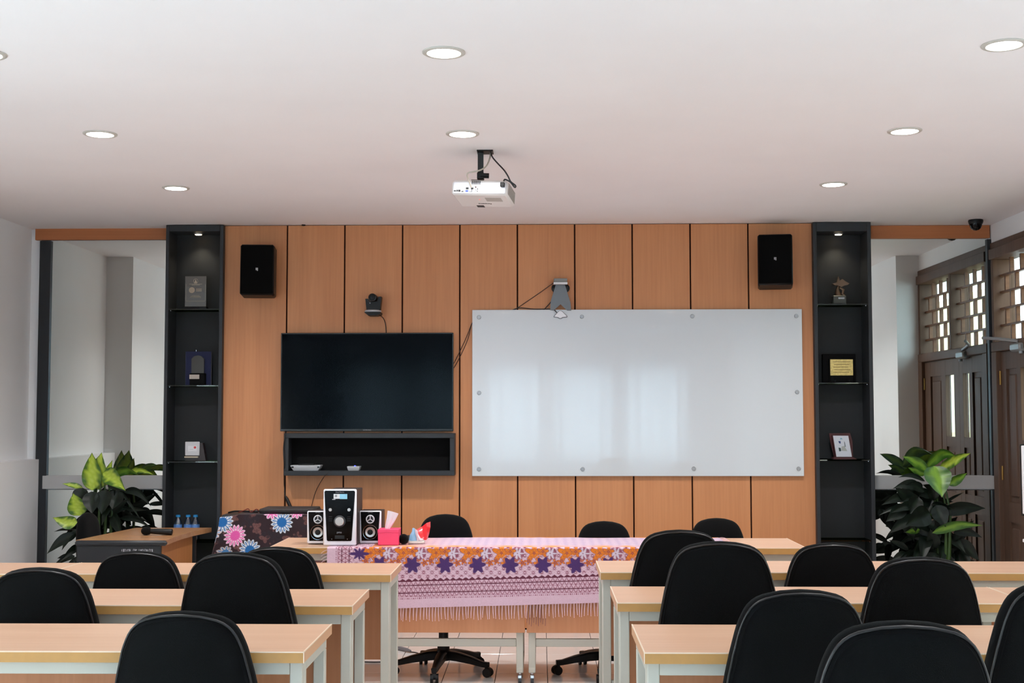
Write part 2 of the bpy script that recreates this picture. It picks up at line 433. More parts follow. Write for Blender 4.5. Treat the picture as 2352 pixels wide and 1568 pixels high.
# ---- shelf towers
def tower(xl, xr, wl_, wr_, lamp_px, shelves, lab):
    x0, x1 = XAT(xl, 700, YC), XAT(xr, 700, YC)
    t = thing('shelf_tower', lab, 'shelving', ((x0+x1)/2, YC, 0))
    zt = CEIL-.004; zh = ZAT(lamp_px[0], 531, YC)
    m = MB()
    part('side_panel', MB().bbox(x0, x0+wl_, YC, YW-.002, 0, zt, .002), M_char, t, True, None)
    part('side_panel', MB().bbox(x1-wr_, x1, YC, YW-.002, 0, zt, .002), M_char, t, True, None)
    part('top_panel', MB().bbox(x0+wl_, x1-wr_, YC, YW-.002, zh, zt, .002), M_char, t, True, None)
    part('back_panel', MB().box(x0+wl_, x1-wr_, YW-.014, YW-.003, .05, zh), M_charin, t, True, None)
    part('plinth', MB().bbox(x0+wl_, x1-wr_, YC+.01, YW-.015, 0, .08, .002), M_char, t, True, None)
    zs_ = []
    for ys in shelves:
        z = ZAT((xl+xr)/2, ys, YC+.02); zs_.append(z)
        part('glass_shelf', MB().bbox(x0+wl_+.001, x1-wr_-.001, YC+.02, YW-.016, z-.01, z, .001), M_shelf, t, True, None)
        for xx in (x0+wl_+.006, x1-wr_-.006):
            part('shelf_pin', MB().cyl((xx, YC+.04, z-.016), (xx, YC+.04, z-.0102), .005, n=8), M_chrome, t, True)
    p = PY(lamp_px[0], lamp_px[1], YC+.10); 
    part('spot_light', MB().lathe([(.034, -.0), (.034, -.006), (.03, -.008)], (p.x, YC+.11, zh), n=20), M_alu, t, True)
    part('spot_lens', MB().lathe([(.024, -.0079), (.024, -.011), (.02, -.012)], (p.x, YC+.11, zh), n=20), M_lampw, t, True)
    l = bpy.data.lights.new('shelf_spot', 'SPOT'); l.energy = 5; l.color = (1, .85, .6); l.spot_size = 1.9; l.spot_blend = .8; l.shadow_soft_size = .02
    lo = bpy.data.objects.new('shelf_spot', l); lo.location = (p.x, YC+.11, zh-.02); C.objects.link(lo)
    return x0+wl_, x1-wr_, zs_
aL = tower(379, 511.5, .024, .026, (455, 538), [708.5, 884, 1059, 1243], 'charcoal shelf tower with glass shelves left of the timber wall')
aR = tower(1869.5, 2003, .026, .028, (1926, 533), [697, 878, 1055, 1240], 'charcoal shelf tower with glass shelves right of the timber wall')

# ================================================================ DOUBLE DOOR + LATTICE TRANSOM (right wall)
dr = MB(); XF = XR-.03
DO = thing('door_frame', '', '', (XR, (DY0+DY1)/2, 0)); 
DO.name = 'door_1'; DO['kind'] = 'structure'
zt0 = 2.06
part('head_beam', MB().bbox(XR-.035, XR+.14, DY0, DY1, DZT-.075, DZT, .004), M_door, DO, True, None)
part('transom_bar', MB().bbox(XR-.03, XR+.14, DY0, DY1, zt0-.07, zt0, .004), M_door, DO, True, None)
for y in (DY0, DY1-.10):
    part('jamb', MB().bbox(XR-.03, XR+.14, y, y+.10, 0, zt0-.07, .004), M_door, DO, True, None)
for y in (DY0, (DY0+DY1)/2-.02, DY1-.04):
    part('mullion', MB().bbox(XR-.02, XR+.14, y, y+.04, zt0, DZT-.075, .003), M_door, DO, True, None)
rows = 5; rh = (DZT-.075-zt0)/rows
for side_ in (0, 1):
    ya = DY0+.04 if side_ == 0 else (DY0+DY1)/2+.02; yb = (DY0+DY1)/2-.02 if side_ == 0 else DY1-.04
    for r in range(rows+1):
        z = zt0+r*rh
        if 0 < r < rows: part('lattice_slat', MB().box(XR+.03, XR+.06, ya, yb, z-.007, z+.007), M_lat, DO, True, None)
        if r < rows:
            ncell = 4; off = (.5 if r % 2 else 0)
            for c in range(ncell+1):
                y = ya+(yb-ya)*(c+off)/ncell
                if y > ya+.03 and y < yb-.03:
                    part('lattice_block', MB().box(XR+.032, XR+.058, y-.012, y+.012, z+.007, z+rh-.007), M_lat, DO, True, None)
    part('pane', MB().box(XR+.115, XR+.119, ya, yb, zt0, DZT-.075), M_pane, DO, True, None)
def leaf(y0, y1, hinge_far):
    """y0<y1; hinge side is y0 when hinge_far"""
    x0, x1 = XR+.0, XR+.045
    s = 1 if hinge_far else -1
    yh, ym = (y0, y1) if hinge_far else (y1, y0)
    w_ = abs(y1-y0)
    def yy(a, b):
        p, q = yh+s*a*w_, yh+s*b*w_; return min(p, q), max(p, q)
    base = MB()
    # stiles and rails around: tall groove panel (hinge side), glass slit (meeting side), small lower panels
    for a, b in ((0, .17), (.50, .62), (.86, 1.)):
        base.box(x0, x1, *yy(a, b), 0.01, zt0-.075)
    for z0, z1 in ((0.01, .22), (.78, .92), (zt0-.20, zt0-.075)):
        base.box(x0+.0005, x1, *yy(.17, .86), z0, z1)
    base.box(x0+.001, x1-.001, *yy(.62, .86), 1.28, 1.36)
    L = part('door_leaf', base, M_door, DO, True, None)
    for a, b, z0, z1 in ((.17, .50, .22, .78), (.17, .50, .92, zt0-.20), (.62, .86, .22, .78), (.62, .86, .92, 1.28)):
        u, v = yy(a, b)
        part('door_panel', MB().box(x0+.015, x1-.01, u, v, z0, z1).bbox(x0+.004, x0+.02, u+.035, v-.035, z0+.04, z1-.04, .012), M_door, L, True, None)
    u, v = yy(.62, .86); part('glass_slit', MB().box(x0+.018, x0+.024, u, v, 1.36, zt0-.20), M_pane, L, True, None)
    for z in (.25, 1.12, 1.8):
        part('hinge', MB().cyl((x0-.006, yh+s*.004, z-.05), (x0-.006, yh+s*.004, z+.05), .008, n=8), mat('brass', (150,110,60), .35, metal=1.), L, True)
    return L
YM = YW-.78
L1 = leaf(YM, YW-.165, False)     # leaf next to the mirror
L2 = leaf(DY0+.10, YM-.004, True)
def on_right(x, y, X=None):
    d = ray(x, y); return CAM+d*((XR-.004 if X is None else X)/d.x)
cb = on_right(2336, 797, XR-.035)
part('closer_body', MB().bbox(XR-.06, XR+.002, cb.y-.10, cb.y+.08, cb.z-.028, cb.z+.028, .012).cyl((XR-.03, cb.y-.06, cb.z-.045), (XR-.03, cb.y-.06, cb.z-.02), .014, n=12), mat('closer_grey', (150,152,152), .4, metal=.5), L1, True)
part('closer_arm', MB().tube([PY(2257,776,YW-.20), PY(2300,778.5,YW-.36), PY(2340,783,YW-.60), (XR-.03, cb.y, cb.z+.03)], .011, 8), M_alu, L1, True)
struct('trim_6', MB().bbox(XR-.012, XR+.0, DY0-.07, DY0, 0, DZT, .003).bbox(XR-.012, XR, DY0-.07, DY1+.03, DZT, DZT+.05, .003), M_door)
# portable board standing at the right edge of the frame
ex = PY(2347.5, 1100, 6.95)
t = thing('portable_board', 'white portable board cut off by the right edge in front of the doors', 'board', (ex.x+.15, 6.95, 0))
ez1, ez0 = ZAT(2350, 1023, 6.95), ZAT(2350, 1180, 6.95)
part('panel', MB().bbox(ex.x, ex.x+.30, 6.94, 6.955, ez0, ez1, .003), M_white, t, True, None)
part('frame', MB().bbox(ex.x-.002, ex.x+.302, 6.956, 6.97, ez0-.01, ez1+.008, .003), M_black, t, True, None)
part('crossbar', MB().bbox(ex.x+.0, ex.x+.30, 6.95, 6.965, ZAT(2350, 1245, 6.95), ZAT(2350, 1238, 6.95), .002), M_white, t, True, None)
for xx in (ex.x+.03, ex.x+.27):
    part('leg', MB().tube([(xx, 6.975, ez0), (xx, 6.975, .02), (xx, 6.975, .012)], .012, 8), M_alu, t, True)
    part('foot', MB().bbox(xx-.015, xx+.015, 6.975-.22, 6.975+.22, 0, .03, .006), M_black, t, True)

# outside the doors: pale corridor wall and ground
struct('wall_outside', MB().box(XR+2.2, XR+2.3, -9, YW-1.0, 0, 3.1), mat('cream_outside_wall', (226,208,168), .8))
struct('floor_outside', MB().box(XR+.16, XR+9, 0, YW+12, -.2, -.1), mat('outside_paving', (150,146,138), .8))

# ================================================================ THINGS ON THE BACK WALL
def rect(x0, x1, y0, y1, Y): # px box -> world x0,x1,z0,z1 at plane Y
    a = PY(x0, y0, Y); b = PY(x1, y1, Y); return a.x, b.x, b.z, a.z
# television
Yt = Y0-.075
x0, x1, z0, z1 = rect(645.5, 1041, 764.5, 990, Yt)
tv = thing('television', 'large flat black television mounted on the timber wall', 'television', ((x0+x1)/2, Y0, z0))
part('bezel', MB().bbox(x0, x1, Yt, Yt+.035, z0, z1, .003), mat('tv_bezel', (14,15,17), .35), tv, True, None)
part('screen', MB().box(x0+.008, x1-.008, Yt-.0012, Yt+.001, z0+.016, z1-.008), mat('tv_screen', (2,4,8), .10, spec=.06), tv, True, None)
part('rear_housing', MB().bbox(x0+.12, x1-.12, Yt+.035, Y0-.004, z0+.1, z1-.1, .015), M_black, tv, True)
text('lettering', 'SAMSUNG', .013, mat('grey_print', (150,150,155), .4), tv, FACE((XAT(843, 990, Yt), Yt-.001, z0+.008)), world=True)
# shelf box below
Yb = Y0-.14
x0, x1, z0, z1 = rect(652, 1044, 995, 1092, Yb)
bx = thing('wall_shelf_box', 'long open charcoal shelf box on the timber wall under the television', 'shelf', ((x0+x1)/2, Y0, z0))
t = .034
part('top_board', MB().bbox(x0, x1, Yb, Y0-.001, z1-t, z1, .002), M_char, bx, True, None)
part('bottom_board', MB().bbox(x0, x1, Yb, Y0-.001, z0, z0+t, .002), M_char, bx, True, None)
part('end_board', MB().bbox(x0, x0+t, Yb, Y0-.001, z0+t, z1-t, .002), M_char, bx, True, None)
part('end_board', MB().bbox(x1-t, x1, Yb, Y0-.001, z0+t, z1-t, .002), M_char, bx, True, None)
part('back_board', MB().box(x0+t, x1-t, Y0-.012, Y0-.002, z0+t, z1-t), mat('box_inside', (19,19,19), .8, spec=.1), bx, True, None)
zb = z0+t
# router and hub in the box
def tray(name, px0, px1, py0, py1, lab, cat, d=.1):
    Yq = Yb+.02; a = PY(px0, py0, Yq); b = PY(px1, py1, Yq); hgt = a.z-b.z; xm = (a.x+b.x)/2; hw = (b.x-a.x)/2
    q = thing(name, lab, cat, (xm, Yq+d/2, zb))
    M2 = MB(); r = []
    for z, s_ in ((0, .80), (hgt*.45, .93), (hgt*.92, 1.), (hgt, .98)):
        n = len(M2.v); r.append(n); M2.v += [(-hw*s_, -d/2*s_, z), (hw*s_, -d/2*s_, z), (hw*s_, d/2*s_, z), (-hw*s_, d/2*s_, z)]
    for i in range(3):
        for k_ in range(4): M2.f.append((r[i]+k_, r[i]+(k_+1) % 4, r[i+1]+(k_+1) % 4, r[i+1]+k_))
    M2.f.append((3,2,1,0)); M2.f.append(tuple(r[3]+k_ for k_ in range(4)))
    part('housing', M2, mat('device_grey', (178,180,184), .4), q); return q, hw, hgt, d
q, hw, hh, d = tray('router', 667, 736, 1071, 1083.5, 'flat pale grey router in the left end of the shelf box', 'router')
part('lid', MB().bbox(-hw*.55, hw*.55, -d*.3, d*.4, hh, hh+.012, .004), M_black, q)
for s_ in (-1, 1): part('port', MB().box(s_*hw*.86-.008, s_*hw*.86+.008, -d/2*1.01, -d/2*.9, hh*.55, hh*.8), M_blackg, q)
q, hw, hh, d = tray('network_hub', 797, 826, 1073, 1083, 'small white hub with a blue light in the shelf box', 'hub', .08)
part('status_light', MB().lathe([(.006, 0), (.006, .004), (.003, .006)], (.01, -.03, hh), n=10), mat('blue_led', (40,60,255), .3, emis=(60,70,255), estr=6), q)

# glass whiteboard
Yg = Y0-.03
x0, x1, z0, z1 = rect(1084.7, 1847, 711.5, 1093, Yg)
wbd = thing('whiteboard', 'wide frameless white glass board held by round steel studs', 'whiteboard', ((x0+x1)/2, Y0, z0))
part('glass_sheet', MB().bbox(x0, x1, Yg, Yg+.010, z0, z1, .0015), M_board, wbd, True, None)
for sx, sy in ((1100,728.5),(1336.5,727),(1590,726),(1829,725.5),(1100.5,902),(1831,900),(1100,1077),(1338.5,1077),(1593.5,1076),(1834.5,1076)):
    p = PY(sx, sy, Yg-.004)
    part('stud', MB().lathe([(.0125, -.008), (.0145, -.005), (.0145, .0), (.006, .0), (.006, Y0-Yg)], (p.x, Yg, p.z), 'y', 16), M_alu, wbd, True)

# wall speakers
def wall_speaker(px, py, wpx, hpx, rz, tilt, lab):
    Ys = Y0-.23; p = PY(px, py, Ys); s_ = Ys/F
    wd, hg, dp = wpx*s_, hpx*s_, .2
    t = thing('wall_speaker', lab, 'speaker', (p.x, Y0-.12, p.z), rz)
    M = Matrix.Rotation(tilt, 4, 'X')
    part('cabinet', MB().bbox(-wd/2, wd/2, -.09, .09, -hg/2, hg/2, .012, M), M_black, t)
    part('grille', MB().bbox(-wd/2+.006, wd/2-.006, -.10, -.088, -hg/2+.008, hg/2-.008, .006, M), mat('speaker_grille', (6,7,7), .9, spec=.1, bump=.6, bscale=1200), t)
    b = part('badge', MB().box(-.008, -.0015, -.1025, -.1, -.006, .011, M).box(.001, .0075, -.1025, -.1, -.011, .011, M), mat('badge_silver', (190,190,192), .3, metal=.3), t, smooth=None)
    part('bracket', MB().bbox(-.03, .03, .08, .118, -.05, .05, .004).bbox(-.05, .05, .112, .119, -.09, .09, .002), M_black, t)
    return t
wall_speaker(586, 619.5, 78, 119, .10, -.05, 'black wall speaker on the timber wall left of the television')
wall_speaker(1786.5, 597.5, 79, 120, -.16, -.12, 'black wall speaker above the right end of the whiteboard')

# conference camera on a wall bracket
p = PY(857, 700, Y0-.10); t = thing('conference_camera', 'small black pan tilt camera on a bracket above the television', 'camera', (p.x, Y0-.07, ZAT(857, 725, Y0-.1)))
k_ = (Y0-.1)/F
def cz(y): return ZAT(857, y, Y0-.1)-ZAT(857, 725, Y0-.1)
part('bracket', MB().prism([(-20*k_, cz(717)), (18*k_, cz(717)), (17*k_, cz(722)), (8*k_, 0), (-10*k_, 0)], -.06, .068), M_black, t, smooth=None)
part('base_plate', MB().lathe([(.048, 0), (.06, .004), (.06, .012), (.052, .018)], (-.002, -.01, cz(717)), n=24), mat('silver_plastic', (170,172,178), .35), t)
part('yoke', MB().prism([(-15*k_, cz(713)), (16*k_, cz(713)), (19*k_, cz(681)), (12*k_, cz(681)), (9*k_, cz(692)), (-9*k_, cz(692)), (-12*k_, cz(686)), (-18*k_, cz(686))], -.035, .035), M_black, t, smooth=None)
part('lens_head', MB().lathe([(.024, -.072), (.029, -.070), (.030, -.05), (.030, .02), (.022, .03)], (-.001, 0, cz(684)), 'y', 24), M_black, t)
part('lens', MB().lathe([(.017, -.074), (.019, -.0722), (.012, -.0719)], (-.001, 0, cz(684)), 'y', 20), M_blackg, t)
part('indicator', MB().lathe([(.003, -.038), (.003, -.036)], (-.022, 0, cz(696)), 'y', 8), M_white, t)
def cable(name, pts, r, m, lab, n=6, dz=None):
    P_ = [PY(x, y, Y) for x, y, Y in pts]
    return solo(name, MB().tube(arc(P_, n), r, 6), m, lab, 'cable', P_[0])
M_cab = mat('dark_brown_cable', (42,24,18), .5); M_cabk = mat('black_cable', (16,16,18), .5)
cable('camera_cable', [(868, 722, Y0-.08), (879, 729, Y0-.03), (885, 742, Y0-.008), (887, 764, Y0-.012), (886, 790, Y0-.03)], .0032, M_cab, 'thin brown cable hanging from the camera to the television')

# wall arm with sensor over the whiteboard
Ya = Y0-.04
t = thing('sensor_bracket', 'grey steel arm with silver head on the wall above the whiteboard', 'bracket', (XAT(1287, 680, Ya), Y0, ZAT(1287, 712, Ya)))
def pz(pts, Y): return [(PY(x, y, Y).x, PY(x, y, Y).z) for x, y in pts]
part('arm_plate', MB().prism(pz([(1277,652),(1297,652),(1310.5,695),(1312,713),(1303,713),(1287.5,698.5),(1275,710),(1272,713),(1264,712),(1264.5,693)], Ya), Ya, Ya+.008), mat('arm_grey', (112,116,120), .45, metal=.2), t, True, None)
a0, a1, b0, b1 = rect(1272, 1303, 639, 648.5, Y0-.12)
part('head', MB().bbox(a0, a1, Y0-.12, Y0-.001, b0, b1, .003), mat('head_grey', (128,128,126), .5, metal=.2), t, True, None)
a0, a1, b0, b1 = rect(1271.5, 1303.5, 648.2, 651.5, Y0-.122)
part('head_lip', MB().bbox(a0, a1, Y0-.122, Y0-.05, b0, b1, .001), M_white, t, True, None)
for cx_, in ((1276,), (1299,)):
    p = PY(cx_, 662, Y0-.02); part('cable_drum', MB().lathe([(.022, -.018), (.03, -.014), (.03, .008), (.022, .014)], (p.x, Y0-.02, p.z), 'y', 20), M_black, t, True)
t2 = thing('board_sensor', 'small white triangular sensor clipped on the top edge of the whiteboard', 'sensor', (XAT(1287, 722, Yg-.01), Yg, ZAT(1287, 730, Yg-.01)))
part('rim', MB().prism(pz([(1287,712.5),(1291,714),(1303,725),(1303,728.5),(1293,729.5),(1289,732),(1285,732),(1281,729.5),(1271.5,728.5),(1271.5,726),(1283,714)], Yg-.01), Yg-.012, Yg-.0005), mat('rim_grey', (120,122,128), .5), t2, True, None)
part('cover', MB().prism(pz([(1287,713.5),(1290.5,715),(1301.5,725.5),(1301,727),(1292,728),(1288.5,730.5),(1285.5,730.5),(1282,728),(1273.5,727),(1273.5,726),(1283.5,715)], Yg-.014), Yg-.019, Yg-.012), M_white, t2, True, None)
Yk = Y0-.006
cable('sensor_cable', [(1272, 649, Y0-.03), (1240, 672, Yk), (1190, 706, Yk), (1172, 716, Yk), (1140, 725, Y0-.012)], .0028, M_cab, 'thin dark cable running left from the silver sensor head')
cable('drum_cable', [(1272, 670, Y0-.012), (1267, 690, Yk), (1254, 706, Yk), (1244, 716, Y0-.012)], .0035, M_cab, 'short dark cable curving down behind the whiteboard from the arm')
cable('board_cable', [(1279, 718, Yg-.004), (1272, 711, Yg-.002), (1262, 709.5, Y0-.012), (1225, 709.5, Yk), (1192, 707, Yk), (1168, 716, Y0-.012)], .0032, M_cabk, 'black cable running along the whiteboard top edge to the white sensor')
cable('loose_cable', [(1090, 733, Y0-.012), (1084, 742, Y0-.01), (1072, 772, Yk), (1057, 805, Yk), (1040, 838, Yk), (1028, 850, Y0-.02)], .0026, M_cab, 'upper of two thin cables slanting between television and whiteboard')
cable('loose_cable', [(1090, 733, Y0-.016), (1082, 748, Y0-.01), (1075, 777, Yk), (1060, 812, Yk), (1042, 845, Yk), (1028, 858, Y0-.02)], .0026, M_cab, 'lower of two thin cables slanting between television and whiteboard')
cable('power_cable', [(660, 985, Y0-.03), (655, 1000, Y0-.15), (651.5, 1030, Y0-.15), (653, 1070, Y0-.15), (653, 1110, Yk), (655, 1140, Yk), (660, 1153, Yk), (664, 1164, Y0-.02), (668, 1180, Y0-.1)], .0042, M_cabk, 'black power cable hanging down the left end of the shelf box')
solo('power_adapter', MB().tube([PY(656,1139,Y0-.012), PY(659,1146,Y0-.014), PY(668,1165,Y0-.016), PY(671,1171,Y0-.018)], [.006,.013,.012,.006], 8), M_cabk, 'black inline cable adapter hanging above the flowered cloth', 'adapter', PY(663,1155,Y0-.014))
cable('thin_cable', [(760, 1080, Yb+.03), (748, 1091, Yb-.004), (742, 1098, Y0-.05), (728, 1122, Yk), (719, 1148, Yk), (713, 1178, Yk), (712, 1200, Y0-.03)], .0022, M_cab, 'thin cable hanging from the shelf box down to behind the stereo')

# ================================================================ SHELF AWARDS
YS = YC+.10
def zsh(t, i): return t[2][i]+.0005
# left tower: acrylic plaque, blue box trophy, white cube box
z = zsh(aL, 0); a0, a1, b0, b1 = rect(425.5, 474, 634, 696.5, YS)
t = thing('acrylic_plaque', 'engraved clear acrylic plaque on a black base on the left tower top shelf', 'award', ((a0+a1)/2, YS, z))
part('plate', MB().bbox(a0, a1, YS-.004, YS+.004, z+.018, b1, .001), M_acry, t, True, None)
part('base', MB().bbox(a0-.008, a1+.008, YS-.025, YS+.025, z, z+.02, .003), M_blackg, t, True, None)
M_etch = mat('frosted_engraving', (176,160,140), .8)
kk = YS/F; xm = (a0+a1)/2; zt_ = b1
e = MB(); Ye = YS-.0055
def seg(x_, z_, w_, h_): e.box(x_-w_/2, x_+w_/2, Ye, Ye+.0006, z_-h_/2, z_+h_/2)
seg(xm, zt_-.060, .095, .003); seg(xm, zt_-.066, .06, .003)
for dz in (.163, .170, .176): seg(xm, zt_-dz+.02, .03+.02*(dz*100 % 3), .0022)
seg(xm, zt_-.185, .14, .002); seg(a0+.008, zt_-.12, .0012, .12); seg(a1-.008, zt_-.12, .0012, .12)
e.lathe([(.022, 0), (.022, .0008)], (xm-.028, Ye, zt_-.104), 'y', 16)
e.tube([(xm+.021*math.cos(q_)*.8, Ye, zt_-.038+.018*math.sin(q_)) for q_ in np.linspace(0, 2*PI, 14)[:-1]], .0012, 4, True)
e.prism([(xm-.012, zt_-.052), (xm+.012, zt_-.052), (xm, zt_-.024)], Ye, Ye+.0006)
for r_, w_ in ((0, .042), (1, .040)):
    for c_ in range(5): e.box(xm+.004+c_*.0085, xm+.010+c_*.0085, Ye, Ye+.0006, zt_-.101-r_*.012, zt_-.093-r_*.012)
part('engraving', e, M_etch, t, True, None)
z = zsh(aL, 1)
a0, a1, b0, b1 = rect(427, 485, 807, 878, YS+.03)
t = thing('trophy_case', 'dark blue presentation case with a small crystal trophy on the left tower second shelf', 'award', ((a0+a1)/2, YS, z))
part('lid', MB().bbox(a0, a1, YS+.02, YS+.045, z, b1, .003), mat('navy_velvet', (16,24,64), .8, sheen=.3), t, True, None)
part('knob', MB().cyl((xm+.0, YS+.03, b1), (xm, YS+.03, b1+.012), .004, n=8), M_chrome, t, True)
g0, g1, g2, g3 = rect(441, 469, 816, 857, YS)
part('crystal', MB().prism([(g0, g2), (g1, g2), (g1, g3-.025), (g1-.02, g3-.006), ((g0+g1)/2, g3), (g0+.02, g3-.006), (g0, g3-.025)], YS-.012, YS+.006), mat('smoky_crystal', (66,66,63), .4, spec=.3), t, True, None)
part('stand', MB().bbox(g0-.008, g1+.012, YS-.03, YS+.015, z, g2, .004), mat('matt_black_case', (10,10,11), .8, spec=.12), t, True, None)
n0, n1, n2, n3 = rect(435, 457.5, 860, 870, YS-.032)
part('name_plate', MB().box(n0, n1, YS-.0325, YS-.030, n2, n3), mat('plate_silver', (170,160,150), .4), t, True, None)
z = zsh(aL, 2)
a0, a1, b0, b1 = rect(425, 458, 1014, 1046, YS-.02)
t = thing('award_box', 'small white square plaque on a dark stand on the left tower third shelf', 'award', ((a0+a1)/2, YS, z))
M_wt = mat('speckled_white_plate', (196,196,200), .5, noise=.12, nscale=400)
part('plate', MB().bbox(a0, a1, YS-.02, YS-.012, b0, b1, .004), M_wt, t, True)
part('card', MB().box(a0+.022, a1-.02, YS-.0215, YS-.019, b0+.03, b1-.03), mat('card_white', (214,214,218), .6), t, True, None)
part('red_mark', MB().lathe([(.009, 0), (.009, .001)], (a1-.033, YS-.0228, b1-.042), 'y', 12), mat('red_mark', (190,60,60), .6), t, True)
part('grey_mark', MB().box(a0+.034, a1-.045, YS-.0225, YS-.0212, b0+.045, b1-.055), mat('grey_mark', (140,142,146), .6), t, True, None)
part('ledge', MB().bbox(a0-.002, a1-.008, YS-.03, YS+.0, b0-.016, b0-.006, .002), mat('cream_ledge', (196,180,160), .5), t, True, None)
part('stand', MB().prism([(a0, z), (a1+.045, z), (a1+.02, b1-.01), (a0, b1-.01)], YS-.012, YS+.04), mat('dark_red_lacquer', (34,12,12), .35), t, True, None)
# right tower
M_dkcase = mat('matt_black_case', (10,10,11), .8, spec=.12)
z = zsh(aR, 0); YS2 = YC+.10; kx = YS2/F
t = thing('bronze_statuette', 'small bronze star shaped statuette on the right tower top shelf', 'award', (XAT(1928, 690, YS2), YS2, z))
def q2(px, py): # crop px (19.6x) -> world x,z
    p = PY(1880+px/19.6, 620+py/19.6, YS2); return (p.x, p.z)
M_brz = mat('bronze', (112,92,74), .45, metal=.6); M_stone = mat('dark_stone_base', (62,64,58), .4)
zb_ = z
part('star', MB().prism([q2(*c) for c in ((890,290),(940,480),(1060,410),(1210,520),(1380,610),(1320,665),(1160,700),(1010,770),(870,700),(740,690),(610,625),(810,560))], YS2-.012, YS2+.012), M_brz, t, True, None)
part('figure', MB().tube([Vector((q2(900,720)[0], YS2, q2(900,720)[1])), Vector((q2(860,850)[0], YS2, q2(0,850)[1])), Vector((q2(860,1000)[0], YS2, q2(0,1000)[1])), Vector((q2(900,1150)[0], YS2, q2(0,1170)[1]))], [.007,.012,.019,.024], 10).tube([Vector((q2(960,800)[0], YS2, q2(0,800)[1])), Vector((q2(1120,900)[0], YS2, q2(0,900)[1])), Vector((q2(1060,1060)[0], YS2-.01, q2(0,1090)[1])), Vector((q2(1150,1160)[0], YS2-.01, q2(0,1160)[1]))], [.006,.012,.008,.01], 8), M_brz, t, True)
part('base', MB().bbox(q2(600,0)[0], q2(1200,0)[0], YS2-.03, YS2+.03, z, q2(0,1160)[1], .005), M_stone, t, True, None)
part('name_plate', MB().box(q2(830,0)[0], q2(1100,0)[0], YS2-.0315, YS2-.029, q2(0,1320)[1], q2(0,1250)[1]), M_alu, t, True, None)
z = zsh(aR, 1); a0, a1, b0, b1 = rect(1888, 1965, 813, 875, YS2+.03)
t = thing('gold_plaque', 'gold certificate plaque in a black case on the right tower second shelf', 'award', ((a0+a1)/2, YS2, z))
part('case', MB().bbox(a0, a1, YS2+.015, YS2+.045, z, b1, .003), M_dkcase, t, True, None)
g0, g1, g2, g3 = rect(1906.5, 1959.5, 825, 862, YS2)
part('plate', MB().bbox(g0, g1, YS2-.004, YS2+.004, g2, g3, .001), mat('gold_plate', (206,182,112), .35, metal=.4, noise=.2, nscale=80), t, True, None)
part('frame', MB().bbox(g0-.008, g1+.008, YS2, YS2+.02, z, g3+.008, .003), M_dkcase, t, True, None)
e = MB()
for r_ in range(5): e.box(g0+.02+.008*(r_ % 2), g1-.02-.008*(r_ % 3), YS2-.0048, YS2-.0038, g3-.02-r_*.019, g3-.016-r_*.019)
part('engraving', e, mat('gold_dark', (140,112,56), .5), t, True, None)
part('emblem', MB().lathe([(.007, 0), (.007, .002)], (g0+.03, YS2-.012, z+.016), 'y', 12).lathe([(.006, 0), (.006, .002)], (g1-.03, YS2-.012, z+.016), 'y', 12), M_alu, t, True)
part('foot', MB().bbox(g0, g1, YS2-.012, YS2+.02, z, g2-.004, .003), M_dkcase, t, True, None)
z = zsh(aR, 2)
def q3(px, py, Y=YS2-.02): p = PY(1880+px/19.6, 980+py/19.6, Y); return (p.x, p.z)
t = thing('framed_print', 'white framed certificate leaning in a dark red wooden stand, right tower third shelf', 'award', (XAT(1936, 1050, YS2), YS2, z))
M_red = mat('dark_red_wood', (72,26,26), .4)
part('back_rest', MB().prism([q3(480,290,YS2+.02), q3(1420,280,YS2+.02), q3(1530,660,YS2+.02), q3(1560,1350,YS2+.02), q3(700,1350,YS2+.02), q3(530,680,YS2+.02)], YS2+.02, YS2+.032), M_red, t, True, None)
fr_ = [q3(655,395), q3(1340,400), q3(1505,1345), q3(810,1345)]
part('frame', MB().prism([(fr_[0][0]-.006, fr_[0][1]+.003), (fr_[1][0]+.004, fr_[1][1]+.003), (fr_[2][0]+.004, fr_[2][1]-.002), (fr_[3][0]-.006, fr_[3][1]-.002)], YS2-.018, YS2-.008), M_red, t, True, None)
part('print', MB().prism(fr_, YS2-.0195, YS2-.0175), mat('print_paper', (196,200,208), .5), t, True, None)
Yp = YS2-.0208
part('picture_mark', MB().prism([q3(890,640), q3(990,640), q3(1000,750), q3(930,740)], Yp, Yp+.001), mat('ink_blue', (50,70,120), .6), t, True, None)
part('picture_mark', MB().prism([q3(900,930), q3(1000,950), q3(1020,1090), q3(930,1100)], Yp, Yp+.001), mat('ink_dark', (40,62,64), .6), t, True, None)
part('picture_mark', MB().prism([q3(1150,640), q3(1190,700), q3(1230,900), q3(1180,900)], Yp, Yp+.001), mat('ink_grey', (110,120,124), .6), t, True, None)
part('picture_mark', MB().prism([q3(1010,480), q3(1090,560), q3(960,560)], Yp, Yp+.001), mat('ink_teal', (110,160,180), .6), t, True, None)
part('picture_mark', MB().prism([q3(1040,880), q3(1160,860), q3(1300,1090), q3(1030,1080)], Yp, Yp+.001), mat('ink_pale', (160,164,160), .6), t, True, None)
part('ledge', MB().prism([q3(680,1365), q3(1560,1365), (q3(1690,1460)[0], z+.002), (q3(1700,1500)[0], z), (q3(650,1500)[0], z)], YS2-.035, YS2+.035), M_red, t, True, None)
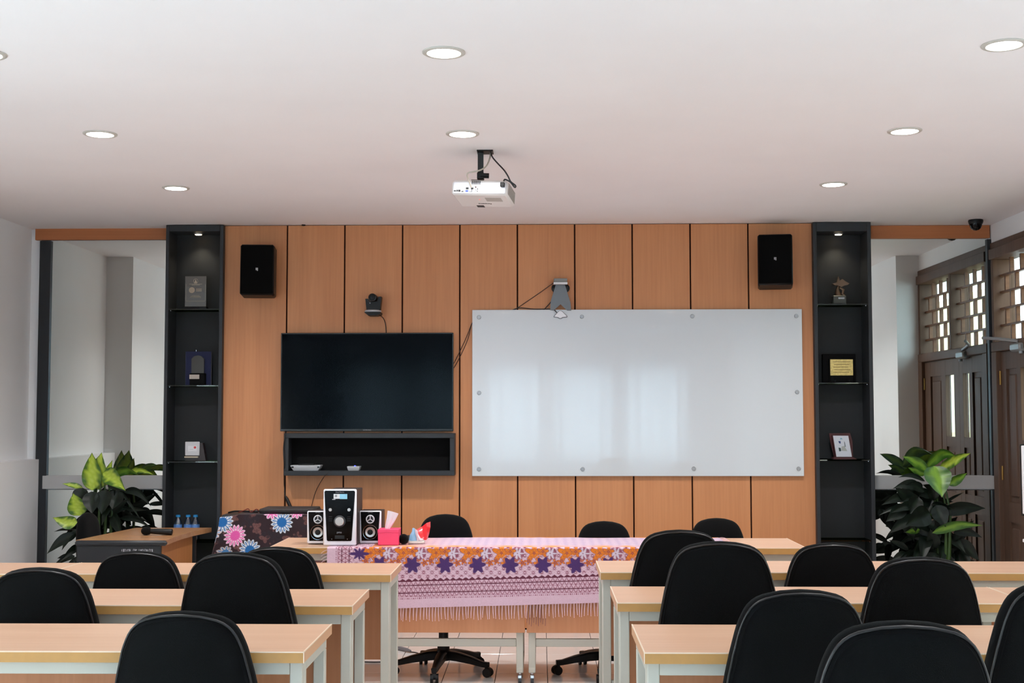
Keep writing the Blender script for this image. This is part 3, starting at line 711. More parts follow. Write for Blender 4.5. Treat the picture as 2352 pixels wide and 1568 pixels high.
# bottles on the lowest visible shelf of the left tower
zbt = zsh(aL, 3)
lb = ['left', 'middle', 'right']
bt = None
for i, px_ in enumerate((409, 432, 449)):
    p = PY(px_, 1200, YC+.10); zt_ = ZAT(px_, 1182, YC+.10); hb = zt_-zbt; r_ = .0295
    lab = {0: 'small water bottle with blue cap, leftmost of the three on the tower shelf', 1: 'small water bottle with blue cap, middle of the three on the tower shelf', 2: 'small water bottle with blue cap, rightmost of the three on the tower shelf'}[i]
    if bt is None:
        bt = thing('water_bottle', lab, 'bottle', (p.x, YC+.10, zbt), 0, 'water bottles on the left tower shelf')
        part('body', MB().lathe([(r_*.9, 0), (r_, .006), (r_, hb*.62), (r_*.92, hb*.70), (r_*.62, hb*.82), (.012, hb*.88), (.012, hb*.93)], n=20), M_pet, bt)
        part('label', MB().lathe([(r_+.0008, hb*.30), (r_+.0008, hb*.62)], n=20), mat('bottle_label_blue', (96,140,205), .4, noise=.25, nscale=40), bt)
        part('cap', MB().lathe([(.0165, hb*.915), (.0165, hb*.99), (.014, hb)], n=16), mat('blue_cap', (36,130,190), .35), bt)
    else: dup(bt, (p.x, YC+.10, zbt), 0, lab)

# ================================================================ CEILING THINGS
def downlight(px, py, lab, on=True, first=[None]):
    p = PZ(px, py, CEIL)
    if first[0] is None:
        t = thing('ceiling_downlight', lab, 'ceiling light', (p.x, p.y, CEIL), 0, 'round recessed ceiling lights')
        part('ring', MB().lathe([(.083, 0), (.083, -.004), (.078, -.007), (.066, -.007), (.064, -.003)], n=40), M_ring, t)
        part('diffuser', MB().lathe([(.0635, -.002), (.0635, -.0065), (.058, -.0075)], n=40), M_lamp, t)
        first[0] = t
    else: t = dup(first[0], (p.x, p.y, CEIL), 0, lab)
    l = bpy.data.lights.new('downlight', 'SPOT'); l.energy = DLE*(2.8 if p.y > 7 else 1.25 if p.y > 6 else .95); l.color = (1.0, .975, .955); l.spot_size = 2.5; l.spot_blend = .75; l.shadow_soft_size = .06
    lo = bpy.data.objects.new('downlight', l); lo.location = (p.x, p.y, CEIL-.02); C.objects.link(lo)
    return p
L_ = [(1019.5,119.5,'round ceiling downlight, nearest of the centre row'), (1062.5,306.5,'round ceiling downlight just in front of the projector mount'),
      (230,307,'round ceiling downlight at middle left of the ceiling'), (404,431,'round ceiling downlight nearest the left shelf tower'),
      (2306,102,'large looking round ceiling downlight in the upper right corner'), (2078,300,'round ceiling downlight at middle right of the ceiling'),
      (1914,422.5,'round ceiling downlight nearest the right shelf tower'), (1098,431,'round ceiling downlight hidden behind the projector'), (-36,123,'round ceiling downlight cut off by the left edge of the photo')]
lp = [downlight(*a) for a in L_]
BH = [(x_, y_) for y_ in (3.45, 1.30, -1.50) for x_ in (-2.55, -.49, 1.75)]
pr_ = [o for o in C.objects if o.name == 'ceiling_downlight'][0]
for n_, (x_, y_) in enumerate(BH):
    where = ('left', 'centre', 'right')[n_ % 3]+' column, '+('just above the top of the photo', 'above the camera', 'behind the camera')[n_//3]
    dup(pr_, (x_, y_, CEIL), 0, 'round ceiling downlight in the '+where)
    l = bpy.data.lights.new('downlight', 'SPOT'); l.energy = DLE*.62; l.color = (1.0, .975, .955); l.spot_size = 2.15; l.spot_blend = .9; l.shadow_soft_size = .06
    lo = bpy.data.objects.new('downlight', l); lo.location = (x_, y_, CEIL-.02); C.objects.link(lo)
# projector
t0 = PZ(1104, 348, CEIL); YP = t0.y
prj = thing('projector', 'white ceiling projector hanging on a short black pole', 'projector', (t0.x, YP, CEIL))
zp = ZAT(1104, 408, YP)
part('ceiling_plate', MB().bbox(XAT(1096, 348, YP), XAT(1133, 348, YP), YP-.05, YP+.05, CEIL-.006, CEIL-.0005, .001), M_black, prj, True, None)
part('pole', MB().bbox(XAT(1097.5, 380, YP), XAT(1110.5, 380, YP), YP-.015, YP+.015, zp, CEIL-.006, .002), mat('worn_black_steel', (26,27,28), .6, noise=.4, nscale=120), prj, True, None)
part('swivel_joint', MB().bbox(t0.x-.018, t0.x+.018, YP-.03, YP+.03, zp-.012, zp+.025, .004).cyl((t0.x, YP-.02, zp+.008), (t0.x+.045, YP-.02, zp+.006), .014, n=10), M_black, prj, True)
# body frame: rear face toward the camera
rc = PY(1101, 430, YP-.10)           # centre of the rear face
zc = rc.z
Mb = Matrix.Translation((rc.x, YP-.10, zc)) @ Matrix.Rotation(-.16, 4, 'Z') @ Matrix.Rotation(-.12, 4, 'X') @ Matrix.Rotation(.045, 4, 'Y')
hw, hh, dp = .148, .040, .235
part('body', MB().bbox(-hw, hw, 0, dp, -hh, hh, .012, Mb), mat('projector_white', (226,222,220), .4), prj, True)
part('rear_panel', MB().bbox(-hw+.008, hw-.008, -.004, .006, -hh+.006, hh-.012, .004, Mb), M_whiteg, prj, True)
part('top_vent', MB().box(-.045, .0, -.0055, -.003, hh-.004, hh-.001, Mb), M_black, prj, True, None)
def port(x, z, w_, h_, m_): part('port', MB().box(x-w_/2, x+w_/2, -.008, -.003, z-h_/2, z+h_/2, Mb), m_, prj, True, None)
M_dk = mat('port_black', (22,22,26), .5); M_bl = mat('port_blue', (60,90,190), .5)
for x, z, w_, h_, m_ in ((-.128,-.022,.010,.005,M_dk), (-.116,-.021,.007,.008,M_dk), (-.104,-.021,.011,.009,M_dk), (-.087,-.025,.011,.003,M_dk),
        (-.063,-.008,.014,.009,M_dk), (-.064,-.022,.014,.008,M_bl), (-.036,-.008,.012,.008,M_dk), (-.045,-.022,.016,.009,M_alu)): port(x, z, w_, h_, m_)
for x, z, r_, m_ in ((-.018,-.001,.004,M_red), (-.018,-.012,.004,M_alu), (-.02,-.022,.004,M_alu), (-.007,-.011,.0025,M_dk), (-.008,-.022,.0025,M_dk)):
    part('socket', MB().cyl(Mb @ Vector((x, -.009, z)), Mb @ Vector((x, -.003, z)), r_, n=10), m_, prj, True)
for r_ in range(3):
    for c_ in range(5): part('vent_slot', MB().box(-.042+c_*.010, -.034+c_*.010, -.0052, -.0035, hh-.012-.0065*r_, hh-.008-.0065*r_, Mb), M_dk, prj, True, None)
for r_ in range(9): part('side_slot', MB().box(hw-.0005, hw+.0015, .03, dp-.02, -hh+.014+r_*.007, -hh+.017+r_*.007, Mb), mat('slot_grey', (150,146,136), .6), prj, True, None)
part('lens_ring', MB().cyl(Mb @ Vector((-.03, dp-.01, .0)), Mb @ Vector((-.03, dp+.02, 0)), .034, .03, 20), M_dk, prj, True)
part('base_grille', MB().box(.02, .105, .055, .12, -hh-.0012, -hh+.001, Mb), mat('grille_grey', (176,170,164), .6, noise=.1, nscale=500), prj, True, None)
part('focus_notch', MB().bbox(-.055, -.015, .2, .236, -hh-.001, -hh+.006, .0005, Mb), M_dk, prj, True, None)
part('standby_light', MB().cyl(Mb @ Vector((-.015, .09, -hh-.001)), Mb @ Vector((-.015, .09, -hh+.001)), .004, n=10), mat('red_led', (230,120,120), .4, emis=(255,90,90), estr=1.2), prj, True)
text('lettering', 'Panasonic', .018, M_dk, prj, Mb @ Matrix.Translation((.0, .165, -hh-.0008)) @ Matrix.Rotation(PI, 4, 'X') @ Matrix.Rotation(PI, 4, 'Z'), world=True)
pc = lambda x, y, dy=0: PY(x, y, YP-.13+dy)
solo('signal_cable', MB().tube(arc([PY(1127,349,YP), pc(1125,363,.08), pc(1117,381,.03), pc(1102,391), pc(1078,396), pc(1073,401), pc(1076,412), pc(1083,431)], 5), .0042, 6), mat('grey_cable', (168,160,148), .5), 'pale grey signal cable looping from the ceiling to the projector sockets', 'cable', PY(1127,349,YP))
solo('projector_power_cable', MB().tube(arc([PY(1126,349,YP), pc(1132,362,.08), pc(1144,376,.04), pc(1158,391), pc(1167,405), pc(1173,417), pc(1184,426), pc(1182,430), pc(1172,418), pc(1160,412), pc(1157,416)], 5), .004, 6), M_cabk, 'black power cable looping from the ceiling to the projector right side', 'cable', PY(1126,349,YP))
part('power_plug', MB().bbox(hw-.035, hw-.012, -.022, .0, hh-.04, hh-.016, .003, Mb), M_cabk, prj, True)
# dome camera
p = PZ(2241, 506, CEIL); p = PY(2241, 506, YW-.28); 
t = thing('dome_camera', 'black dome security camera on the ceiling in the right corner', 'camera', (p.x, p.y, CEIL))
part('base', MB().lathe([(.05, 0), (.052, -.012), (.047, -.03)], n=28), M_black, t)
part('dome', MB().lathe([(.044, -.028), (.042, -.045), (.034, -.062), (.02, -.073), (.004, -.077)], n=24), M_blackg, t)
# ceiling stain? (painted relief only) and small white fixing on the panelling top
p = PY(698, 515.5, Y0-.004)
solo('cable_outlet', MB().lathe([(.014, 0), (.012, -.008), (.006, -.01)], (p.x, Y0-.016, CEIL), n=14), M_black, 'tiny black cable outlet where ceiling meets the second timber panel', 'outlet', (p.x, Y0-.016, CEIL))

# ================================================================ TABLES
def caster_mb(steel=True):
    return (MB().cyl((0,0,.055), (0,0,.075), .007, n=8).bbox(-.012, .012, -.018, .018, .036, .058, .004),
            MB().cyl((-.009,0,.022), (.009,0,.022), .022, n=16))
def make_table(name, label, W_, D_, group, panel_near=False):
    """local frame: near long edge on y=0, left end x=0, depth D_; sitter's side near"""
    t = thing(name, label, 'table', (0,0,0), 0, group)
    th = .036
    part('table_top', MB().bbox(.003, W_-.003, .003, D_-.003, TZ-th, TZ, .0015), M_top, t)
    for ya_, yb_ in ((0, .003), (D_-.003, D_)): part('edge_band', MB().box(0, W_, ya_, yb_, TZ-th+.001, TZ-.002), M_edge, t, smooth=None)
    for xa_, xb_ in ((0, .003), (W_-.003, W_)): part('end_band', MB().box(xa_, xb_, .003, D_-.003, TZ-th+.001, TZ-.002), mat('pale_end_band', (214,166,126), .4), t, smooth=None)
    part('edge_line', MB().box(-.0006, W_+.0006, -.0006, .004, TZ-.003, TZ+.0006).box(-.0006, .004, 0, D_, TZ-.003, TZ+.0006).box(W_-.004, W_+.0006, 0, D_, TZ-.003, TZ+.0006)
         .box(-.0008, .002, -.0008, .002, TZ-th, TZ).box(W_-.002, W_+.0008, -.0008, .002, TZ-th, TZ), M_line, t, smooth=None)
    zt = TZ-th
    for ya_, yb_ in ((.035, .062), (D_-.07, D_-.045)): part('apron', MB().bbox(.052, W_-.052, ya_, yb_, zt-.042, zt, .002), M_steel, t)
    for x0 in (.012, W_-.052):
        lg = MB().bbox(x0, x0+.04, .035, .075, .085, zt, .003).bbox(x0, x0+.04, .082, .115, .085, zt, .003).bbox(x0+.004, x0+.036, .07, .09, .10, zt-.01, .002)
        part('leg', lg, M_steel, t)
        part('end_rail', MB().bbox(x0, x0+.04, .115, D_-.045, zt-.042, zt, .003), M_steel, t)
        part('rear_leg', MB().bbox(x0, x0+.04, D_-.085, D_-.045, .085, zt-.042, .003), M_steel, t)
        part('foot_bar', MB().bbox(x0, x0+.04, .03, D_-.04, .07, .10, .004), M_steel, t)
        for y in (.055, D_-.065):
            a, b = caster_mb(); 
            for mb_ in (a, b): mb_.v = [(v[0]+x0+.02, v[1]+y, v[2]) for v in mb_.v]
            c = part('caster', a, M_chrome, t); part('wheel', b, mat('dark_wheel', (40,42,46), .4), c)
    part('crossbar', MB().bbox(.052, W_-.052, .045, .07, .215, .26, .003), M_steel, t)
    py = .062 if panel_near else D_-.10
    if panel_near: part('modesty_panel', MB().bbox(.002, W_-.002, .006, .022, .30, zt-.05, .002), M_modesty, t, smooth=None)
    else: part('modesty_panel', MB().bbox(.014, W_-.014, D_-.045, D_-.029, .30, zt-.005, .002), M_modesty, t, smooth=None)
    return t
def place_near(t, px_near, corner, W_, D_, rz=0.):
    """put TABLE so that its near corner (left or right, at table height) is at the pixel"""
    p = PZ(px_near[0], px_near[1], TZ)
    v = Vector((W_, 0, 0)) if corner == 'R' else Vector((0,0,0))
    v = Matrix.Rotation(rz, 3, 'Z') @ v
    t.location = (p.x-v.x, p.y-v.y, 0); t.rotation_euler = (0,0,rz)
def depth(n, f): return PZ(*f, TZ).y-PZ(*n, TZ).y
gS = 'student tables in three rows'
TW = 1.65; TW2 = 1.24
T1 = make_table('student_table', 'front left student table, nearest the camera on the left', TW, depth((698,1497),(760,1432.5)), gS); place_near(T1, (698,1497), 'R', TW, 0)
D2 = depth((810,1391),(856.5,1352.5)); T2 = make_table('student_table', 'middle row student table on the left', TW, D2, gS); place_near(T2, (810,1391), 'R', TW, D2)
D3 = depth((897.6,1319),(924,1292.6)); T3 = make_table('student_table', 'rear left student table ending beside the patterned cloth', TW, D3, gS); place_near(T3, (897.6,1319), 'R', TW, D3)
T3b = make_table('student_table', 'far left end student table in the rear row by the plant', TW2, D3, gS); T3b.location = (T3.location.x-TW2-.004, T3.location.y-.01, 0)
D4 = depth((1479.5,1498.6),(1450,1433)); T4 = make_table('student_table', 'front right student table, nearest the camera on the right', TW, D4, gS); place_near(T4, (1479.5,1498.6), 'L', TW, D4)
D5 = depth((1417,1384),(1407.5,1346)); T5 = make_table('student_table', 'middle row student table right of the aisle', TW, D5, gS); place_near(T5, (1417,1384), 'L', TW, D5)
T5b = make_table('student_table', 'middle row student table at the right edge of the photo', TW2, D5, gS); T5b.location = (T5.location.x+TW+.004, T5.location.y-.008, 0)
D6 = depth((1379,1314),(1375.5,1287)); T6 = make_table('student_table', 'rear right student table beside the end of the patterned cloth', TW, D6, gS); place_near(T6, (1379,1314), 'L', TW, D6)
T6b = make_table('student_table', 'rear row student table in front of the right plant', TW2, D6, gS); T6b.location = (T6.location.x+TW+.004, T6.location.y-.008, 0)
# front tables (turned round: modesty panel toward the camera)
pa = PZ(617, 1257, TZ); YN = pa.y; DF = .60
xs_ = XAT(1207.5, 1300, YN); xr_ = PZ(1843, 1253, TZ).x
WF1 = xs_-pa.x; WF2 = xr_-xs_
F1 = make_table('presenter_table', 'left presenter table carrying the stereo and tissue box', WF1-.003, DF, 'presenter tables under the patterned cloth', True); F1.location = (pa.x, YN, 0)
F2 = make_table('presenter_table', 'right presenter table with its bare end toward the right shelf tower', WF2-.003, DF, 'presenter tables under the patterned cloth', True); F2.location = (xs_+.003, YN, 0)

# ================================================================ CHAIRS
def outline(wfun, hgt, n=34):
    """closed outline (x,z), z from 0 (top) down to -hgt"""
    pts = []
    ts = [hgt*(.5-.5*math.cos(PI*i/n)) for i in range(n+1)]
    right = [(wfun(t), -t) for t in ts]; left = [(-x, z) for x, z in right[1:-1]][::-1]
    return right+left
WT = ((0,0),(.0015,.030),(.004,.058),(.0145,.106),(.030,.138),(.056,.162),(.09,.178),(.125,.190),(.20,.207),(.27,.220),(.34,.230),(.40,.230),(.44,.216),(.47,.188),(.49,.13),(.4985,.05),(.50,0))
def wback(t, k=1.):
    return k*float(np.interp(t, [a for a, b in WT], [b for a, b in WT]))*1.045
def pad(out, T, cz, bend, ks=(1., .985, .94, .84, .62, .3), pw=6, front=1., rear=1., y0=0.):
    mb = MB(); n = len(out); rings = []
    for sgn, fac in ((1, front), (-1, rear)):
        for k_ in (ks if sgn == 1 else ks[1:]):
            h = T*(max(0, 1-k_**pw))**.5*fac
            ring = []
            for x, z in out:
                X = x*k_; Z = cz+(z-cz)*k_
                ring.append(Vector((X, y0+sgn*h*-1+bend(X, Z), Z)))
            rings.append(ring)
    V = [v for r in rings for v in r]; F_ = []
    m = len(ks)
    def strip(a, b, flip):
        for i in range(n):
            q = (a*n+i, a*n+(i+1) % n, b*n+(i+1) % n, b*n+i); F_.append(q if not flip else tuple(reversed(q)))
    for i in range(m-1): strip(i, i+1, False)
    strip(0, m, True)
    for i in range(m, 2*m-2): strip(i, i+1, True)
    for base, fl in (((m-1)*n, False), ((2*m-2)*n, True)):
        c = sum((V[base+i] for i in range(n)), Vector())/n; V.append(c); ci = len(V)-1
        for i in range(n): F_.append((base+i, base+(i+1) % n, ci) if not fl else (ci, base+(i+1) % n, base+i))
    return mb.add(V, F_)
bendb = lambda x, z: -.55*x*x-.10*(z+.28)**2      # wraps forward (-y = away from sitter is +); sitter faces +y after flip
# chair local frame: sitter faces +Y, backrest at y<0 ; z=0 floor, back top at BT
BT = .95
def make_chair(name, label, group, narrow=1., with_shell=True, base_a=-170):
    t = thing(name, label, 'chair', (0,0,0), 0, group)
    wf = lambda q: wback(q, narrow)
    out = outline(wf, .50)
    tilt = Matrix.Translation((0, -.20, BT)) @ Matrix.Rotation(.13, 4, 'X')
    flip = lambda x, z: .55*x*x+.25*(z+.30)**2*.6
    m = pad(out, .040, -.27, flip, y0=.016); m.v = [tuple(tilt @ Vector(v)) for v in m.v]
    part('backrest', m, M_fab, t, smooth=60)
    if with_shell:
        o2 = [(x*.975, -.27+(z+.27)*.985) for x, z in out]
        m = pad(o2, .016, -.27, flip, y0=-.024, pw=10); m.v = [tuple(tilt @ Vector(v)) for v in m.v]
        sh = part('back_shell', m, M_shell, t, smooth=60)
        pts = [tilt @ Vector((x*1.004, flip(x, z)-.0275, z)) for x, z in o2]
        part('piping', MB().tube(pts, .0042, 8, True), M_pipe, t)
        o3 = [(x*.93, -.27+(z+.27)*.945) for x, z in out]
        pts = [tilt @ Vector((x, flip(x, z)-.0385, z)) for x, z in o3]
        part('seam', MB().tube(pts, .0013, 6, True), M_shell, t)
    part('support_bar', MB().tube(arc([(0,-.225,BT-.36), (0,-.255,BT-.46), (0,-.235,BT-.53), (0,-.10,BT-.575), (0,.02,BT-.575)], 5), .02, 8), M_black, t)
    seat = [(.24*math.copysign(abs(math.cos(a))**.6, math.cos(a)), .235*math.copysign(abs(math.sin(a))**.6, math.sin(a))) for a in np.linspace(0, 2*PI, 41)[:-1]]
    m = pad(seat, .042, 0, lambda x, z: .25*x*x*.4)
    m.v = [(v[0], v[2]+.06, BT-.49-v[1]) for v in m.v]
    part('seat', m, M_fab, t, smooth=60)
    part('seat_pan', MB().bbox(-.12, .12, -.06, .18, BT-.56, BT-.53, .008), M_black, t)
    part('lever', MB().tube([(.08,.05,BT-.555), (.17,.06,BT-.56), (.24,.055,BT-.575), (.27,.05,BT-.575)], .009, 6), M_black, t)
    part('gas_column', MB().lathe([(.038, .10), (.036, .20), (.029, .205), (.029, .30), (.016, .305), (.016, BT-.545)], (0,.06,0), n=20), M_black, t)
    part('base_hub', MB().lathe([(.04, .075), (.05, .085), (.048, .125), (.037, .14)], (0,.06,0), n=20), M_black, t)
    for i in range(5):
        a = math.radians(base_a+72*i); ca, sa = math.cos(a), math.sin(a)
        P_ = [Vector((ca*r_, .06+sa*r_, z_)) for r_, z_ in ((.02,.112), (.10,.108), (.19,.092), (.265,.074), (.30,.072))]
        lg = MB(); n = len(P_); side_ = Vector((-sa, ca, 0)); wd = (.030, .028, .023, .018, .017); hg = (.030, .030, .024, .018, .018)
        for p_, w_, h_ in zip(P_, wd, hg): lg.v += [tuple(p_+side_*w_*sx+Vector((0,0,sz*h_*(1 if sz < 0 else .7)))) for sx, sz in ((-.8,-1),(.8,-1),(1,.6),(.6,1),(-.6,1),(-1,.6))]
        for j in range(n-1): lg.f += [(j*6+k_, j*6+(k_+1) % 6, (j+1)*6+(k_+1) % 6, (j+1)*6+k_) for k_ in range(6)]
        lg.f += [tuple(range(5,-1,-1)), tuple(range((n-1)*6, n*6))]
        L = part('base_leg', lg, M_black, t, smooth=50)
        cpos = Vector((ca*.285, .06+sa*.285, 0)); b_ = 1.1*i+.5; d = Vector((math.cos(b_), math.sin(b_), 0)); s_ = Vector((-d.y, d.x, 0))
        cs = MB().cyl(cpos+Vector((0,0,.045)), cpos+Vector((0,0,.07)), .008, n=8)
        cc = cpos+d*.012+Vector((0,0,.026))
        for q_ in (-1, 1): cs.cyl(cc+s_*(q_*.007), cc+s_*(q_*.024), .026, n=14)
        cs.cyl(cc-s_*.01+Vector((0,0,.012)), cc+s_*.01+Vector((0,0,.012)), .021, n=10)
        part('caster', cs, M_black, L)
    return t
gC = 'black task chairs in the student rows'
CH = [ # apex px, apex py, Y of backrest, yaw, label, scale of width
 (84, 1306.5, 4.95, -.03, 'black task chair cut off by the left edge, behind the front left table'),
 (311, 1268, 6.02, -.02, 'black task chair in front of the lecturer desk'),
 (536, 1271, 4.97, -.10, 'black task chair behind the front left table, right of its middle'),
 (632, 1258, 6.02, -.06, 'black task chair at the rear left table, half hidden by the chair before it'),
 (416, 1408, 4.02, -.05, 'black task chair nearest the camera on the left side'),
 (1563, 1219, 6.02, .04, 'black task chair in front of the patterned cloth end, right of the aisle'),
 (1654, 1246, 5.05, -.08, 'tall black task chair at the middle right table, left one of two'),
 (1914, 1249.5, 6.07, -.02, 'black task chair in front of the right shelf tower'),
 (2121, 1282, 4.98, -.04, 'black task chair in front of the right plant'),
 (1843, 1358.5, 4.05, .03, 'large black task chair before the front right table, left one'),
 (2082, 1432, 3.12, -.02, 'black task chair closest to the camera at the bottom right corner'),
 (2450, 1338, 4.05, .10, 'black task chair cut off by the right edge of the photo'),
]
proto = None
for (px_, py_, Y, rz, lab) in CH:
    p = PY(px_, py_, Y)
    if proto is None:
        t = proto = make_chair('task_chair', lab, gC)
        gch = [c for c in t.children]
    else: t = dup(proto, (0,0,0), 0, lab)
    d = p.z-(BT+.0)            # raise seat on its gas column
    t['_d'] = d
    # back top local position = (0,-.20,BT): put it on the pixel
    v = Matrix.Rotation(rz, 3, 'Z') @ Vector((0, -.205, 0))
    t.location = (p.x-v.x, p.y-v.y, 0); t.rotation_euler = (0,0,rz)
def adjust(t):
    """seat height: lift everything above the column, stretch the column"""
    d = t['_d']; del t['_d']
    for c in t.children:
        n_ = c.name.split('.')[0]
        if n_ in ('backrest','back_shell','piping','seam','support_bar','seat','seat_pan','lever'): c.location.z += d
        elif n_ == 'gas_column': c.scale.z = 1+d/(BT-.545)*1.0; c.location.z = -d*.12
bpy.context.view_layer.update()
for o in list(bpy.data.objects):
    if '_d' in o.keys(): adjust(o)
# presenters' chairs, facing the camera
gP = 'black chairs behind the presenter tables'
pc0 = make_chair('presenter_chair', 'black chair behind the cloth covered table, right of the snack packet', gP, .84, False, 10)
for i, (bx_, py_, lab) in enumerate(((1037, 1179, None), (1376, 1195, 'black chair behind the cloth covered table, below the whiteboard centre'), (1646, 1188, 'black chair behind the cloth covered table, rightmost of the three'))):
    t = pc0 if i == 0 else dup(pc0, (0,0,0), 0, lab)
    Yb_ = 8.03 if i < 2 else 8.15
    p = PY(bx_, py_, Yb_); t['_d'] = p.z-BT-.004
    t.rotation_euler = (0,0,PI+(.03,-.02,.04)[i]); t.location = (p.x+(-.03,.025,0)[i], Yb_-.205, 0)
bpy.context.view_layer.update()
for o in list(bpy.data.objects):
    if '_d' in o.keys(): adjust(o)
# for these the star base is turned so that two legs show left and front
for o in bpy.data.objects:
    if o.name.startswith('presenter_chair'): pass
# lecturer's chair
p = PY(200, 1181, 8.35)
lc = make_chair('lecturer_chair', 'dark grey chair behind the lecturer desk beside the left plant', None, .62, False)
lc.location = (p.x+.12, 8.45, 0); lc.rotation_euler = (0,0,-1.75); lc['_d'] = p.z-BT; adjust(lc)

# ================================================================ LECTURER DESK
zd = TZ-.0
A = PZ(172, 1240.5, zd); B_ = PZ(381, 1241, zd); Cc = PZ(486, 1211.5, zd); Dd = PZ(312, 1211.5, zd)
Cc.y = min(Cc.y, YC-.06); Dd.y = min(Dd.y, YC-.06)
ld = thing('lecturer_desk', 'lecturer desk with wooden top and charcoal front in the left corner', 'desk', (A.x+.3, A.y+.4, 0))
def flat(poly, z0, z1):
    m = MB(); n = len(poly); m.add([(x, y, z0) for x, y in poly]+[(x, y, z1) for x, y in poly], [tuple(reversed(range(n))), tuple(range(n, 2*n))]+[(i, (i+1) % n, n+(i+1) % n, n+i) for i in range(n)]); return m
cur = [(B_.x, B_.y+.02)]+[tuple((Vector((B_.x, B_.y+.02)).lerp(Vector((Cc.x, Cc.y)), s_)+Vector((.035, -.02))*math.sin(PI*s_)*-1)) for s_ in (.2,.4,.6,.8)]+[(Cc.x, Cc.y)]
part('desk_top', flat([(A.x, A.y+.02)]+cur+[(Dd.x, Dd.y)], zd-.03, zd), wood('desk_oak', (168,122,84), (186,138,98), 'x', .22, .6, 50), ld, True, None)
part('front_edge', MB().bbox(A.x, B_.x+.005, A.y-.012, A.y+.02, zd-.033, zd-.001, .012), M_char, ld, True)
xk = XAT(371, 1270, A.y+.03)
part('front_panel', MB().bbox(A.x+.01, xk, A.y+.01, A.y+.03, .03, zd-.033, .002), M_char, ld, True, None)
pcur = [(xk, A.y+.04)]+[(x-.06, y+.02) for x, y in cur[1:5]]
pts_ = [Vector((x, y, 0)) for x, y in pcur]; ap_ = arc(pts_, 4); m = MB(); n = len(ap_)
for q_ in ap_: m.v += [(q_.x, q_.y, .03), (q_.x, q_.y, zd-.031), (q_.x-.018, q_.y+.002, zd-.031), (q_.x-.018, q_.y+.002, .03)]
for i in range(n-1): m.f += [(i*4+k_, i*4+(k_+1) % 4, (i+1)*4+(k_+1) % 4, (i+1)*4+k_) for k_ in range(4)]
m.f += [(3,2,1,0), tuple((n-1)*4+k_ for k_ in range(4))]
part('curved_side_panel', m, wood('desk_side_oak', (170,112,66), (186,126,78), 'z', .4, .4, 50), ld, True)
part('left_panel', MB().bbox(A.x+.01, A.x+.03, A.y+.03, A.y+.2, .03, zd-.032, .002), M_char, ld, True, None)
rear_x = (Dd.x+.05, Cc.x-.08)
part('rear_panel', MB().bbox(rear_x[0], rear_x[1], Cc.y-.10, Cc.y-.08, .03, zd-.032, .002), M_char, ld, True, None)
lt = MB(); xx = XAT(278, 1264, A.y); Ysn = A.y+.0088; zz0 = ZAT(310, 1264, A.y)
random.seed(3)
for i in range(22):   # the row of worn, unreadable small letters
    if i in (7, 11): continue
    x_ = xx+i*.0088; h_ = random.choice((.012,.014,.016)); 
    lt.box(x_, x_+.0022, Ysn, Ysn+.0012, zz0-h_/2, zz0+h_/2)
    if i % 3: lt.box(x_, x_+.006, Ysn, Ysn+.0012, zz0+h_/2-.003, zz0+h_/2)
    if i % 4 == 1: lt.box(x_+.004, x_+.006, Ysn, Ysn+.0012, zz0-h_/2, zz0+h_/2)
part('worn_lettering', lt, mat('white_print', (200,200,206), .6), ld, True, None)
# microphone
m0 = PZ(336, 1229, zd); m1 = PZ(397, 1231, zd)
yv = min(m0.y, m1.y); zc_ = zd+.0275
a = PY(334, 1219.5, m0.y); b = PY(394, 1223, m0.y)
t = thing('microphone', 'black wireless microphone lying on the lecturer desk', 'microphone', (a.x, m0.y, zd+.0005))
pa_ = Vector((a.x, m0.y, zd+.027)); pb_ = Vector((b.x, m0.y+.01, zd+.020)); dv = (pb_-pa_).normalized()
part('foam_head', MB().tube([pa_-dv*.026, pa_-dv*.02, pa_-dv*.008, pa_+dv*.01, pa_+dv*.026, pa_+dv*.035], [.008,.018,.0255,.0262,.022,.014], 14), M_fab, t, True, 60)
part('handle', MB().tube([pa_+dv*.03, pa_+dv*.06, pb_-dv*.01, pb_, pb_+dv*.004], [.015,.0175,.0195,.0185,.012], 12), M_black, t, True, 50)

# ================================================================ CLOTHS (woven / printed colours per vertex)
rng = np.random.RandomState(5)
def lin(c): return np.array(srgb(c))
def cloth_obj(name, P, Cl, label, cat, matname, loc, parent=None):
    """P: (n,m,3) grid, Cl: (n,m,3) linear colours"""
    n, m_ = P.shape[:2]; me = bpy.data.meshes.new(name)
    V = (P.reshape(-1, 3)-np.array(loc)).astype(np.float32)
    ii = np.arange(n*m_).reshape(n, m_)
    q = np.stack([ii[:-1,:-1], ii[1:,:-1], ii[1:,1:], ii[:-1,1:]], -1).reshape(-1, 4)
    me.vertices.add(len(V)); me.vertices.foreach_set('co', V.ravel())
    me.loops.add(q.size); me.loops.foreach_set('vertex_index', q.ravel().astype(np.int32))
    me.polygons.add(len(q)); me.polygons.foreach_set('loop_start', np.arange(0, q.size, 4, dtype=np.int32))
    me.polygons.foreach_set('use_smooth', np.ones(len(q), dtype=bool))
    me.update(calc_edges=True)
    at = me.color_attributes.new('Col', 'FLOAT_COLOR', 'POINT')
    c4 = np.concatenate([Cl.reshape(-1, 3), np.ones((n*m_, 1))], 1).astype(np.float32)
    at.data.foreach_set('color', c4.ravel())
    me.materials.append(MATS.get(matname) or colmat(matname, .85, .15, sheen=.1))
    o = bpy.data.objects.new(name, me); C.objects.link(o); o.location = loc
    if parent: o.parent = parent; o.location = (0,0,0)
    return tag(o, label, cat)
def mixc(C0, c, mk): return C0*(1-mk[..., None])+np.array(c)*mk[..., None]
def sst(a, b, x): t_ = np.clip((x-a)/(b-a), 0, 1); return t_*t_*(3-2*t_)
